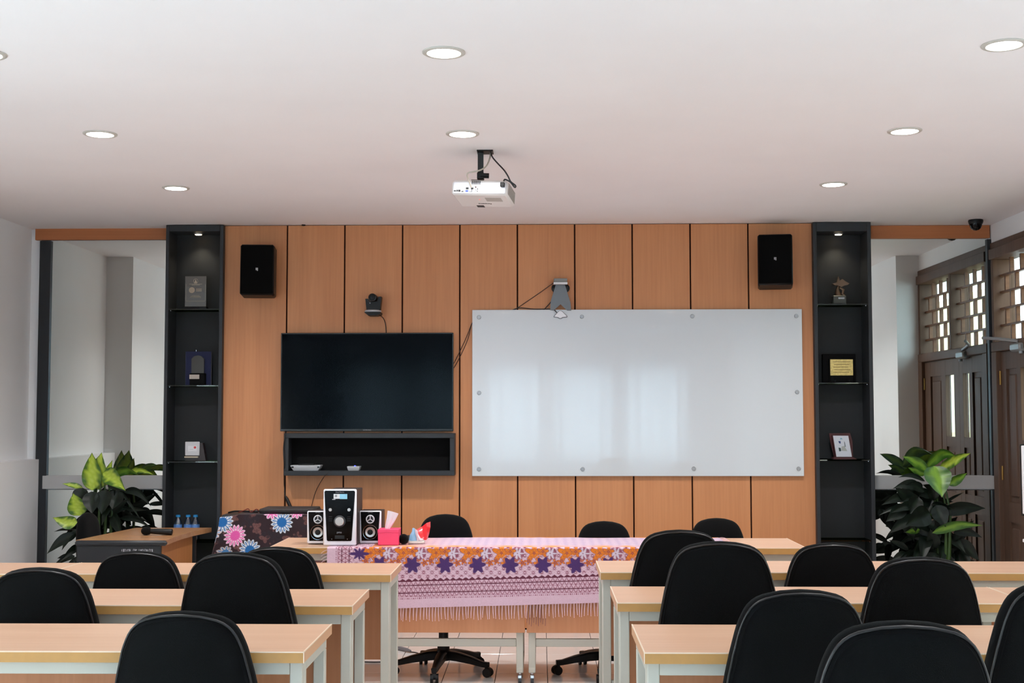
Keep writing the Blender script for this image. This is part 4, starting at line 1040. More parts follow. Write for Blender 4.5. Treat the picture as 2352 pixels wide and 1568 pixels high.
def patterned(U, Vv, L, edge_v, bot_v):
    """U along the cloth, Vv from the back edge over the top and down; edge_v table edge, bot_v hem"""
    lil, mar, dmar = lin((216,184,200)), lin((136,66,86)), lin((104,52,70)); ora, pur, wht = lin((226,128,40)), lin((78,52,104)), lin((212,196,212))
    Cc_ = np.ones(U.shape+(3,))*lil
    fm = 1.2e-3
    # kawung lattice
    p_ = .048; a = (U+Vv)/p_; b = (U-Vv)/p_
    fa = np.abs(a-np.round(a)); fb = np.abs(b-np.round(b))
    dm = (fa+fb)
    Cc_ = mixc(Cc_, mar, sst(.34, .30, dm)); Cc_ = mixc(Cc_, lil, sst(.17, .13, dm)*1.)
    Cc_ = mixc(Cc_, mar, sst(.045, .02, dm))
    ca = a-np.floor(a)-.5; cb = b-np.floor(b)-.5
    r_ = np.hypot(ca, cb); Cc_ = mixc(Cc_, mar*.9, sst(.05, .02, np.abs(r_-.40))*(np.abs(ca*cb) > .02)*.7)
    Cc_ = mixc(Cc_, mar, sst(.04, .02, r_)*.8)
    # zigzag band, distance from hem or from the left end
    dB = bot_v-Vv; dL = U
    def band(D, A_):
        z = np.zeros(D.shape); per = .026
        ph = np.abs((A_/per) % 1-.5)*2
        z = np.maximum(z, ((D > .07) & (D < .205)).astype(float)*0)
        base = np.ones(D.shape+(3,))*lil
        rows = [(.062,.084,1),(.084,.105,-1),(.105,.126,1),(.126,.147,-1)]
        mk = np.zeros(D.shape)
        for d0, d1, s_ in rows:
            u = (D-d0)/(d1-d0); tri = ph if s_ > 0 else 1-ph
            inn = (u >= 0) & (u < 1)
            mk = np.where(inn, sst(.16, .08, np.abs(u-tri))+sst(.10, .02, np.abs(u-tri*.5-.05))*.8+sst(.12,.05, np.abs(u-.0)), mk)
        tr = sst(.0, .004, .080+.012*(1-np.abs((A_/.013) % 1-.5)*2)-D)
        out = mixc(base, mar, np.clip(mk, 0, 1))
        out = mixc(out, dmar, sst(.004, .002, np.abs(D-.126))+sst(.004, .002, np.abs(D-.084)))
        top = ((D > .147) & (D < .153+.012*np.abs((A_/.036) % 1-.5)*2)).astype(float)
        out = mixc(out, dmar, top)
        out = mixc(out, lil, (D < .062).astype(float))
        dots = (np.abs(D-.053) < .0035) & (((A_/.011) % 1) < .35)
        return mixc(out, mar, dots.astype(float))
    mB = (dB < .166)
    Cc_ = np.where((mB & (dL > .15))[..., None], band(dB, U), Cc_)
    mL = (dL < .215)&(dB>=0)
    Cc_ = np.where((dL < .15)[..., None], band(dL*1.0+.0, Vv)*1.0, Cc_)
    # flower border near the fold
    tv = Vv-edge_v
    zone = (U > .20)
    per = .186; k0 = np.round((U-.11)/per); 
    for dk in (-1, 0, 1):
        c0 = (k0+dk)*per+.11
        for cx_, cv, rr, kind in ((-.045, .030, .055, 'o'), (-.02, .085, .030, 'o'), (-.075, .075, .022, 'o'), (.046, .032, .038, 'w'), (.005, .022, .034, 'o'), (.075, .085, .022, 'o'), (.035,.08,.018,'o')):
            du = U-(c0+cx_); dv_ = tv-cv; rad = np.hypot(du, dv_); th = np.arctan2(dv_, du)
            pet = rr*(.72+.28*np.cos(5*th+cv*40))
            if kind == 'o':
                Cc_ = mixc(Cc_, ora, sst(.003, -.001, rad-pet)*zone)
                Cc_ = mixc(Cc_, mar, (sst(.0035, .001, np.abs(rad-pet*.5))*.5+sst(.004, .002, np.abs(rad-pet))*.6)*zone)
                dd = np.abs(du)+np.abs(dv_); Cc_ = mixc(Cc_, mar, sst(.011, .008, dd)*zone); Cc_ = mixc(Cc_, ora, sst(.005, .003, dd)*zone)
            else:
                pet = rr*(.62+.25*np.cos(7*th)+.13*np.cos(12*th))
                Cc_ = mixc(Cc_, mar*1.05, sst(.004, -.001, rad-rr*.95)*.85*zone)
                Cc_ = mixc(Cc_, wht, sst(.004, -.002, rad-pet)*zone)
                Cc_ = mixc(Cc_, mar, sst(.0045, .002, rad)*zone)
        du = U-(c0+.012); dv_ = tv-.092; s3 = np.abs(dv_-(.0+.9*(du)))  # stems
        Cc_ = mixc(Cc_, wht*.9, sst(.0035, .001, np.abs(dv_+.03-.02*np.sin(du*60)))*(np.abs(du) < .06)*zone*.6)
        du = U-(c0+.005); dv_ = tv-.098; rad = np.hypot(du*1.05, dv_); th = np.arctan2(dv_, du)
        pet = .050*(.80+.20*np.cos(6*th+.5)); Cc_ = mixc(Cc_, pur, sst(.004, -.003, rad-pet)*(U > .25))
    du = U-.185; dv_ = tv-.035; rad = np.hypot(du*.6, dv_); th = np.arctan2(dv_, du); pet = .034*(.75+.25*np.cos(8*th)); Cc_ = mixc(Cc_, pur, sst(.004, -.003, rad-pet))
    # top face: washed lilac with faint stripes, orange strip by the fold and at the back
    topm = (tv < -.02).astype(float)*(U > .25)
    st = .5+.5*np.sin(U/.052*2*PI)*.5+.25*np.sin(Vv*80+U*9)
    Ct = mixc(np.ones(U.shape+(3,))*lin((204,180,198)), lin((160,136,178)), np.clip(st-.25, 0, 1)*.7)
    edgeo = (sst(-.16, -.05, tv)+(Vv < .03))*(.6+.4*np.sin(U*34+np.sin(U*11)*2))
    Ct = mixc(Ct, lin((236,150,80)), np.clip(edgeo, 0, 1)); Ct = mixc(Ct, lin((226,134,60)), sst(.75, .2, U)*.8)
    Cc_ = Cc_*(1-topm[..., None])+Ct*topm[..., None]
    nz = rng.rand(*U.shape)[..., None]*.16+.92
    return np.clip(Cc_*nz, 0, 1)
YE = YN-.006
cx0, cx1 = XAT(752, 1260, YE), XAT(1683, 1245, YE)
L_c = cx1-cx0; step = .003
bl = ZAT(898, 1397, YE); br = ZAT(1397, 1383.5, YE)
u = np.arange(0, L_c+step, step)
topd = DF+.004
vt = np.linspace(0, topd, 60)
drop0 = TZ-(bl+(br-bl)*((cx0+u)-XAT(898,1397,YE))/(XAT(1397,1383,YE)-XAT(898,1397,YE)))   # per-u hem drop
nd = 150
fr = np.linspace(0, 1, nd+1)[1:]
Ug = np.repeat(u[:, None], 60+nd, 1); P = np.zeros(Ug.shape+(3,)); Vg = np.zeros(Ug.shape)
P[:, :60, 0] = cx0+u[:, None]; P[:, :60, 1] = YE+topd-vt[None]; P[:, :60, 2] = TZ+.0035+.0012*np.sin(u[:, None]*19)*np.sin(vt[None]*25)
Vg[:, :60] = vt[None]
dr_ = drop0[:, None]*fr[None]
P[:, 60:, 0] = cx0+u[:, None]; Vg[:, 60:] = topd+dr_
wv = .0035*np.sin(u[:, None]*7.3+.5)+.002*np.sin(u[:, None]*19)+.0015*np.sin(u[:, None]*41)
P[:, 60:, 1] = YE-.010-.012*fr[None]**.7*0-wv*(fr[None])-.004*fr[None]
P[:, 60:, 2] = TZ+.002-dr_
# rounded fold
P[:, 60, 1] += .006
hem = (topd+drop0[:, None])*np.ones_like(Vg)
Cl = patterned(Ug, Vg, L_c, topd, hem)
clo = cloth_obj('patterned_cloth', P, Cl, 'lilac and orange batik cloth with fringe draped over the presenter tables', 'tablecloth', 'batik_cloth', (cx0+L_c/2, YE+.3, TZ))
# fringe strands hanging from the hem: too many to count singly
fr_mb = MB(); random.seed(11)
x_ = cx0+.004
while x_ < cx1-.004:
    zt_ = TZ+.002-np.interp(x_-cx0, u, drop0); yb_ = YE-.014-np.interp(x_-cx0, u, .0035*np.sin(u*7.3+.5)+.002*np.sin(u*19)+.0015*np.sin(u*41))
    ln = .072+random.uniform(-.008,.008); sway = random.uniform(-.005,.005)
    for off in (0, .005):
        fr_mb.tube([(x_+off, yb_, zt_+.002), (x_+off*.6+sway*.5, yb_, zt_-ln*.5), (x_+.0025+sway, yb_, zt_-ln)], .0015, 4)
    fr_mb.tube([(x_+.0025+sway, yb_, zt_-ln*.93), (x_+.0025+sway, yb_, zt_-ln)], .0022, 4)
    x_ += .0175+random.uniform(-.003,.003)
fo = part('fringe', fr_mb, mat('lilac_thread', (226,192,200), .8), clo, True); fo['kind'] = 'stuff'
fr2 = MB()
for i in range(42):  # fringe of the left end (in front) and right end (lying on the table)
    if i < 20: z_ = TZ-.015-i*.018; fr2.tube([(cx0, YE-.012, z_+.004), (cx0-.02, YE-.014, z_-.004), (cx0-.034, YE-.014, z_-.016)], .0016, 4)
    else: y_ = YE+.02+(i-20)*.026; fr2.tube([(cx1, y_, TZ+.004), (cx1+.02, y_+.003, TZ+.004+.006*random.random()), (cx1+.04, y_-.004+.01*random.random(), TZ+.003)], .0018, 4)
fo = part('end_fringe', fr2, mat('lilac_thread', (226,192,200), .8), clo, True); fo['kind'] = 'stuff'
fr3 = MB()
xg = XAT(1208, 1400, YE)
for i in range(9): 
    x_ = xg+.005+i*.013; zt_ = TZ-np.interp(x_-cx0, u, drop0); fr3.tube([(x_, YE-.008, zt_), (x_+.003, YE-.008, zt_-.05), (x_, YE-.008, zt_-.10-.01*(i % 3))], .0016, 4)
part('dark_fringe', fr3, mat('dark_thread', (110,70,84), .8), clo, True)['kind'] = 'stuff'

# flowered cloth over a low cabinet behind
YB = 8.55
fx0, fx1 = XAT(505, 1185, YB), XAT(742, 1185, YB); fz = ZAT(600, 1181, YB)
step = .003; Lf = fx1-fx0; ext = .10
cab = thing('low_cabinet', 'low cabinet hidden under the brown flowered cloth', 'cabinet', ((fx0+fx1)/2, YB+.25, 0))
for s_ in (0, 1): part('side_panel', MB().bbox(fx0+.02+s_*(Lf-.04-.02), fx0+.04+s_*(Lf-.04-.02), YB+.01, YB+.42, 0, fz-.03, .002), M_char, cab, True, None)
part('top_board', MB().bbox(fx0+.012, fx1-.012, YB+.006, YB+.43, fz-.03, fz-.004, .003), M_char, cab, True, None)
part('back_board', MB().box(fx0+.04, fx1-.04, YB+.40, YB+.415, .05, fz-.03), M_char, cab, True, None)
uu = np.arange(-.16, Lf+.02, step); vv1 = np.linspace(-.40, 0, 24); vv2 = np.arange(step, .48, step); vv = np.concatenate([vv1, vv2])
Ug, Vg = np.meshgrid(uu, vv, indexing='ij'); P = np.zeros(Ug.shape+(3,))
left = np.clip(-Ug, 0, None); dn = np.clip(Vg, 0, None)
P[..., 0] = fx0+np.clip(Ug, 0, None)-.0-left*.15
P[..., 0] -= (dn*.25)*sst(.06, -.06, Ug)                        # left corner flares outward
P[..., 1] = YB-np.clip(Vg, None, 0)-.004-dn*.02+.006*np.sin(Ug*23)*dn*2+left*.55*(dn > 0)
P[..., 2] = fz-dn-left*1.0
P[..., 2] -= sst(.16, 0, Ug)*.018
P[..., 2] = np.maximum(P[..., 2], .03)
def daisies(U, V):
    base = lin((52,39,44)); C0 = np.ones(U.shape+(3,))*base
    # dark ground with brown leaf and rose shapes
    for i in range(130):
        cu, cv, r_ = rng.uniform(-.15, Lf), rng.uniform(-.1, .48), rng.uniform(.02, .05); k_ = rng.randint(2, 6); ph = rng.uniform(0, 6)
        rad = np.hypot(U-cu, (V-cv)*rng.uniform(.7, 1.6)); th = np.arctan2(V-cv, U-cu); pet = r_*(.7+.3*np.cos(k_*th+ph))
        C0 = mixc(C0, lin((118,82,80)) if i % 2 else lin((50,44,50)), sst(.003, -.003, rad-pet)*.75)
        C0 = mixc(C0, lin((40,32,36)), sst(.003, .001, np.abs(rad-pet*.6))*.5)
    fl = [(.02,.035,.072,'b'), (.105,.135,.073,'p'), (.205,.235,.073,'b'), (.415,.052,.074,'b'), (.345,-.02,.055,'p'), (.51,-.02,.05,'p'), (-.03,.10,.05,'l'), (.045,.235,.042,'s'), (.075,.285,.035,'q')]
    for cu, cv, r_, kd in fl:
        rad = np.hypot(U-cu, V-cv); th = np.arctan2(V-cv, U-cu); n_ = 15 if r_ > .06 else 9
        pet = r_*(.90+.10*np.cos(n_*th)); col, rim = {'b': (lin((40,104,168)), lin((214,222,232))), 'p': (lin((226,96,170)), lin((240,196,220))), 'l': (lin((130,190,232)), lin((226,206,204))), 's': (lin((70,120,170)), lin((196,190,190))), 'q': (lin((236,130,180)), lin((240,200,216)))}[kd]
        C0 = mixc(C0, rim, sst(.002, -.002, rad-pet))
        ins = sst(.35, .75, np.cos(n_*th))*sst(r_*.90, r_*.80, rad)
        C0 = mixc(C0, base, sst(-.80, -.95, np.cos(n_*th))*(rad > r_*.62)*(rad < r_))
        C0 = mixc(C0, col, ins*sst(.0, .01, rad)*(rad < r_))
        C0 = mixc(C0, col, sst(r_*.50, r_*.40, rad))
    return np.clip(C0*(rng.rand(*U.shape)[..., None]*.1+.95), 0, 1)
cloth_obj('flowered_cloth', P, daisies(Ug, Vg), 'dark brown cloth printed with blue and pink daisies over the low cabinet', 'tablecloth', 'daisy_cloth', ((fx0+fx1)/2, YB, fz))
# flat equipment on it
a0, a1 = XAT(597, 1178, YB+.06), XAT(722, 1178, YB+.06)
t = thing('mixer_case', 'flat dark equipment case lying on the brown flowered cloth', 'case', ((a0+a1)/2, YB+.15, fz+.006))
part('housing', MB().bbox(a0, a1, YB+.03, YB+.30, fz+.006, fz+.034, .006), mat('grey_black_case', (52,48,48), .7, noise=.25, nscale=120), t, True)
part('rim', MB().bbox(a0-.004, a1+.004, YB+.026, YB+.304, fz+.014, fz+.020, .002), M_black, t, True)
solo('coiled_cable', MB().tube(arc([(XAT(548,1178,YB+.1), YB+.1, fz+.006), (XAT(562,1176,YB+.1), YB+.08, fz+.02), (XAT(570,1172,YB+.1), YB+.1, fz+.03), (XAT(577,1176,YB+.1), YB+.1, fz+.008), (XAT(590,1173,YB+.1), YB+.09, fz+.028), (XAT(596,1178,YB+.1), YB+.1, fz+.008)], 6), .0035, 6), mat('red_cable', (120,44,30), .5), 'small dark red cable loop on the flowered cloth beside the flat case', 'cable', (XAT(548,1178,YB+.1), YB+.1, fz))
solo('black_strap', MB().tube(arc([(XAT(524,1180,YB+.12), YB+.12, fz+.002), (XAT(540,1178,YB+.12), YB+.12, fz+.012), (XAT(565,1179,YB+.12), YB+.13, fz+.01), (XAT(592,1179,YB+.12), YB+.12, fz+.008)], 5), .006, 6), M_black, 'black strap lying on top of the flowered cloth at its left', 'strap', (XAT(524,1180,YB+.12), YB+.12, fz))

# ================================================================ STEREO SET
def stereo_face(t, w0, w1, hgt, yf, m_):   # gloss face slightly trapezoid
    return
ZC = TZ+.0055
def Yon(y): return PZ(800, y, ZC).y
Y1 = Yon(1252.5); k1 = Y1/F
x0, x1 = XAT(742, 1250, Y1), XAT(818, 1250, Y1); hh = ZAT(780, 1123, Y1)-ZC
Y1 = max(Y1, YN+.004)
st = thing('stereo_unit', 'tall black and white mini stereo main unit on the presenter table', 'stereo', ((x0+x1)/2, Y1, ZC))
w_ = x1-x0; xc = (x0+x1)/2
part('cabinet', MB().bbox(-w_/2+.033, w_/2+.002, .012, .24, 0, hh-.004, .003), mat('dark_wood_vinyl', (52,42,40), .5), st)
part('white_front', MB().bbox(-w_/2, w_/2, 0, .02, 0, hh, .006), M_whiteg, st)
fp = [(-.070,.026), (.066,.026), (.072,.031), (.090,hh-.016), (.084,hh-.009), (-.086,hh-.009), (-.092,hh-.016), (-.076,.031)]
sx_ = w_/.1975
part('black_face', MB().prism([(x*sx_, z) for x, z in fp], -.0035, .002), M_blackg, st, smooth=None)
def knob(x, z, r_, d_): return MB().lathe([(r_*.9, -.0035-d_), (r_, -.0035-d_*.8), (r_, -.002)], (x, 0, z), 'y', 28)
zc0 = hh-.172*hh/.334
part('volume_knob', knob(-.0, hh*.485-.018, .026, .014), mat('satin_silver', (206,200,194), .25, metal=.7), st)
part('knob_ring', MB().lathe([(.033, -.0045), (.035, -.003), (.028, -.003)], (0,0,hh*.485-.018), 'y', 28), mat('ring_dark', (48,50,54), .3), st)
for s_ in (-1, 1): part('round_button', knob(s_*.056*sx_, hh*.635, .0098, .006), mat('satin_silver', (206,200,194), .25, metal=.7), st)
part('display_sticker', MB().box(-.0, .043, -.0045, -.003, hh*.825, hh*.915), mat('sky_blue_label', (150,214,240), .4), st, smooth=None)
part('white_sticker', MB().box(-.036, .0, -.0045, -.003, hh*.83, hh*.915), mat('label_white', (224,228,232), .5), st, smooth=None)
part('round_mark', MB().lathe([(.007, 0), (.007, .0008)], (-.022, -.0052, hh*.88), 'y', 12), mat('grey_mark', (140,142,146), .6), st)
part('torn_label', MB().box(-.044, -.026, -.0045, -.003, hh*.814, hh*.823), M_white, st, smooth=None)
for r_ in range(3):
    for s_ in (-1, 1): part('button', MB().bbox(s_*.053-.010, s_*.053+.010, -.005, -.003, hh*(.50-.035*r_), hh*(.52-.035*r_), .001), M_black, st)
part('tape_slot', MB().box(-.028, .028, -.0045, -.0032, hh*.12, hh*.18), mat('slot_black', (4,4,5), .6), st, smooth=None)
for s_ in (-1, 1): part('corner_screw', MB().lathe([(.0025, -.0045), (.0025, -.003)], (s_*.045, 0, hh*.115), 'y', 8), M_alu, st)
M_pr = mat('grey_print', (170,170,175), .4)
text('lettering', 'POLYTRON', .0095, M_pr, st, FACE((0, -.0042, hh*.945)))
text('logo', 'pma', .017, M_pr, st, FACE((-.002, -.0042, hh*.235)))
def sat(px0, px1, pyt, pyb, lab, first=[None]):
    Ys = Yon(pyb); x0, x1 = XAT(px0, pyb, Ys), XAT(px1, pyb, Ys); h_ = ZAT(px0, pyt, Ys)-ZC; w_ = x1-x0
    if first[0] is not None:
        return dup(first[0], ((x0+x1)/2, Ys, ZC), 0, lab)
    t = thing('stereo_speaker', lab, 'speaker', ((x0+x1)/2, Ys, ZC), 0, 'small stereo speakers either side of the main unit'); first[0] = t
    part('cabinet', MB().bbox(-w_/2+.003, w_/2+.003, .010, .15, 0, h_-.001, .002), mat('dark_wood_vinyl', (52,42,40), .5), t)
    part('white_front', MB().bbox(-w_/2, w_/2, 0, .014, 0, h_, .005), M_whiteg, t)
    part('black_face', MB().prism([(-w_*.39, .016), (w_*.36, .016), (w_*.43, h_-.008), (w_*.41, h_-.006), (-w_*.42, h_-.006), (-w_*.44, h_-.008)], -.003, .002), M_blackg, t, smooth=None)
    zt_ = h_*.745; zw_ = h_*.345
    part('tweeter_ring', MB().lathe([(.0188, -.0035), (.0192, -.007), (.0215, -.008), (.0255, -.0065), (.0255, -.003)], (0,0,zt_), 'y', 28).cyl((0,-.006,zt_), (0,-.003,zt_), .004, n=10), M_white, t)
    sp = MB()
    for a in (90, 210, 330):
        c_, s_ = math.cos(math.radians(a)), math.sin(math.radians(a)); sp.tube([(0,-.0085,zt_), (c_*.021, -.0085, zt_+s_*.021)], .0028, 6)
    part('tweeter_spokes', sp, M_white, t)
    part('tweeter_cone', MB().lathe([(.0187, -.0082), (.005, -.0075)], (0,0,zt_), 'y', 20), M_dk, t)
    part('woofer_trim', MB().tube([(.042*math.cos(a), -.0045, zw_+.042*math.sin(a)) for a in np.linspace(0, 2*PI, 37)[:-1]], .0013, 6, True), M_chrome, t)
    part('woofer_ring', MB().lathe([(.0165, -.0042), (.028, -.0055), (.030, -.0035)], (0,0,zw_), 'y', 28), mat('satin_silver', (206,200,194), .25, metal=.7), t)
    part('woofer_cap', MB().lathe([(.0165, -.0046), (.008, -.0075), (.002, -.008)], (0,0,zw_), 'y', 20), M_black, t)
    text('lettering', 'POLYTRON', .0055, M_pr, t, FACE((0, -.0035, h_*.945)))
    return t
sat(705, 755, 1173, 1248, 'small stereo speaker left of the main unit')
sat(826, 874.5, 1172.5, 1247.5, 'small stereo speaker right of the main unit')
# tissue box
Yq = max(Yon(1251.5), YN+.004); a0, a1 = XAT(868, 1240, Yq), XAT(915.6, 1240, Yq); hb = ZAT(890, 1216, Yq)-ZC
t = thing('tissue_box', 'bright pink tissue box with a white tissue sticking out', 'tissue box', ((a0+a1)/2, Yq+.06, ZC))
w2 = (a1-a0)/2; M_pk = mat('bright_pink_card', (250,72,118), .55)
part('box_body', MB().bbox(-w2, w2, -.06, .06, 0, hb, .002), M_pk, t)
part('lid_flap', MB().bbox(-w2-.001, w2+.001, -.0615, -.0595, hb-.018, hb+.0008, .001).prism([(-.022, hb-.016), (.022, hb-.016), (.004, hb-.026), (-.004, hb-.026)], -.0615, -.0595).bbox(-w2-.001, w2+.001, -.0605, .0605, hb-.001, hb+.0012, .0005), M_pk, t)
tv_ = MB(); n1, n2 = 9, 14
for i in range(n1):
    s_ = i/(n1-1)
    for j in range(n2):
        a = 2*PI*j/n2; rx = .014+.022*s_**.8*(1-.25*s_); ry = .006+.012*s_
        tv_.v.append((-.012+.030*s_+rx*math.cos(a)*(1+.15*math.sin(3*a+2*s_)), ry*math.sin(a)+.004*math.sin(5*a), hb-.002+.098*s_*(1-.10*math.cos(a-.6)*s_)))
for i in range(n1-1):
    for j in range(n2): tv_.f.append((i*n2+j, i*n2+(j+1) % n2, (i+1)*n2+(j+1) % n2, (i+1)*n2+j))
tv_.f.append(tuple(range((n1-1)*n2, n1*n2)))
part('tissue', tv_, mat('white_tissue', (240,234,240), .9), t, smooth=50)
# foam head microphone pointing at the viewer
Yq = Yon(1250.5)+.03; c = PY(927, 1239.5, Yq); r_ = .030
t = thing('standing_microphone', 'round black foam microphone head right of the pink tissue box', 'microphone', (c.x, Yq, ZC))
part('foam_head', MB().lathe([(.006,-.030),(.016,-.026),(.025,-.017),(.030,0),(.028,.012),(.020,.024),(.014,.03)], (0,0,r_), 'y', 22), M_fab, t, smooth=60)
part('handle', MB().tube([(0,.025,r_), (.004,.08,.024), (.01,.19,.019), (.01,.2,.018)], [.014,.016,.017,.012], 12), M_black, t)
# snack packet
Yq = Yon(1249)+.01
def s5(px, py, Y): p = PY(890+px/15.68, 1160+py/15.68, Y); return Vector((p.x, Y, p.z))
t = thing('snack_packet', 'crumpled red and pale blue plastic snack packet on the batik cloth', 'packet', (s5(1050,1380,Yq).x, Yq+.02, ZC))
def sheet(name, rows_, m_):
    m = MB(); n = len(rows_[0])
    for r in rows_: m.v += [tuple(v) for v in r]
    for i in range(len(rows_)-1):
        for j in range(n-1): m.f.append((i*n+j, i*n+j+1, (i+1)*n+j+1, (i+1)*n+j))
    k_ = len(m.v); m.v += [(v[0], v[1]+.004, v[2]) for v in m.v]; m.f += [tuple(reversed([q+k_ for q in f])) for f in m.f]
    return part(name, m, m_, t, True, 30)
M_rf = mat('red_foil', (236,44,52), .3, coat=.4); M_bf = mat('pale_blue_film', (150,200,236), .3, coat=.3); M_wf = mat('clear_white_film', (222,208,216), .3, coat=.3)
sheet('red_wrapper', [[s5(1040,880,Yq+.03), s5(1250,760,Yq+.045), s5(1400,640,Yq+.03), s5(1545,590,Yq+.05)],
                      [s5(1100,1020,Yq+.015), s5(1260,950,Yq+.025), s5(1420,850,Yq+.012), s5(1545,780,Yq+.045)],
                      [s5(1180,1170,Yq+.012), s5(1300,1120,Yq+.02), s5(1420,1050,Yq+.008), s5(1500,1020,Yq+.04)],
                      [s5(1290,1240,Yq+.012), s5(1330,1250,Yq+.018), s5(1400,1250,Yq+.012), s5(1450,1190,Yq+.035)]], M_rf)
sheet('blue_film', [[s5(900,820,Yq+.02), s5(950,815,Yq+.012), s5(1000,850,Yq+.02)],
                    [s5(880,950,Yq+.01), s5(950,960,Yq+.0), s5(1020,950,Yq+.015)],
                    [s5(800,1080,Yq+.01), s5(920,1120,Yq-.004), s5(1030,1100,Yq+.01)],
                    [s5(765,1280,Yq+.01), s5(900,1280,Yq-.004), s5(1060,1280,Yq+.01)]], M_bf)
sheet('clear_film', [[s5(990,850,Yq+.01), s5(1040,880,Yq+.004), s5(1070,900,Yq+.01)],
                     [s5(1000,1000,Yq+.004), s5(1060,1050,Yq-.004), s5(1110,1040,Yq+.008)],
                     [s5(1040,1150,Yq+.004), s5(1120,1170,Yq-.004), s5(1190,1180,Yq+.008)],
                     [s5(1060,1285,Yq+.004), s5(1200,1270,Yq-.004), s5(1310,1240,Yq+.008)]], M_wf)
b0, b1 = s5(750,1380,Yq), s5(1325,1380,Yq)
part('white_tray', MB().bbox(b0.x, b1.x, Yq-.004, Yq+.05, ZC, ZC+.018, .005), mat('tray_white', (220,214,206), .5), t, True)
# floor cable with inline switch behind the tables
zf = .006
def fl_(x, y): p = PZ(x, y, zf); return p
solo('floor_cable', MB().tube(arc([fl_(860,1486), fl_(900,1487), fl_(912,1489), fl_(940,1496), fl_(958,1499), fl_(990,1510), fl_(1060,1515)], 5), .004, 6), M_cabk, 'thin black cable on the floor tiles under the presenter tables', 'cable', fl_(900,1487))
solo('inline_switch', MB().tube([fl_(910,1488.5)+Vector((0,0,.008)), fl_(916,1490)+Vector((0,0,.008)), fl_(936,1495)+Vector((0,0,.008)), fl_(943,1497)+Vector((0,0,.008))], [.006,.014,.012,.006], 10), mat('grey_switch', (128,126,132), .4), 'grey inline switch on the black floor cable', 'switch', fl_(926,1492))
for pts, lab in (([fl_(820,1519), fl_(860,1520), fl_(910,1519), fl_(930,1516)], 'black cable on the floor left of the first presenter chair base'), ([fl_(1395,1514.5), fl_(1420,1515), fl_(1460,1516)], 'black cable on the floor beside the right aisle table leg')):
    solo('floor_cable', MB().tube(arc(pts, 4), .005, 6), M_cabk, lab, 'cable', pts[0])

# ================================================================ PLANTS
M_leaf = colmat('variegated_leaf', .35, .5); M_leafd = colmat('dark_leaf', .42, .35)
def leaf_mesh(base, tip, wid, kind, sag, facing, rnd):
    """broad pointed leaf from base to tip; FACING in radians turns the blade about its axis"""
    base = Vector(base); tip = Vector(tip); ax = tip-base; L = ax.length; d = ax.normalized()
    side_ = d.cross(Vector((0,1,0)));
    if side_.length < .1: side_ = Vector((1,0,0))
    side_.normalize(); nrm = side_.cross(d).normalized()
    q = Matrix.Rotation(facing, 3, d); side_ = q @ side_; nrm = q @ nrm
    NL, NS = 12, 6; vs = []; cs = []; fs = []
    for i in range(NL+1):
        u = i/NL; wv_ = wid*.5*(math.sin(PI*min(1, u*1.02)**.72))**.85*(1-.12*u) if 0 < u < 1 else 0.0008
        if u > .9: wv_ *= (1-(u-.9)/.1*.55)
        c = base+ax*u+Vector((0,0,1))*(sag*math.sin(PI*u)*L)+nrm*(.04*L*math.sin(3*u+rnd))
        for j in range(NS+1):
            s_ = (j/NS-.5)*2
            v = c+side_*(wv_*s_)+nrm*(-.32*wv_*abs(s_)+.05*wv_*math.sin(u*22+rnd*3)*abs(s_))
            vs.append(tuple(v))
            if kind == 'v':
                e = abs(s_)+.12*math.sin(u*17+s_*5+rnd*2)+.10*math.sin(u*41+s_*13)
                t_ = min(1, max(0, (e-.50)/.25)); a = (172,196,60) if (i+j) % 3 else (190,208,86); b = (62,104,34)
                if u > .93: t_ = max(t_, .7)
            elif kind == 'm':
                e = abs(s_)+.2*math.sin(u*13+s_*4+rnd); t_ = min(1, max(0, (e-.25)/.4)); a = (124,166,54); b = (52,96,30)
            else:
                t_ = .5+.5*math.sin(u*9+s_*4+rnd); a = (20,33,24); b = (12,22,16)
                if j == NS//2: a = (30,46,32)
            ca_, cb_ = srgb(a), srgb(b); cs.append(tuple(ca_[k_]*(1-t_)+cb_[k_]*t_ for k_ in range(3))+(1.,))
    for i in range(NL):
        for j in range(NS):
            k_ = i*(NS+1)+j; fs.append((k_, k_+1, k_+NS+2, k_+NS+1))
    return vs, cs, fs
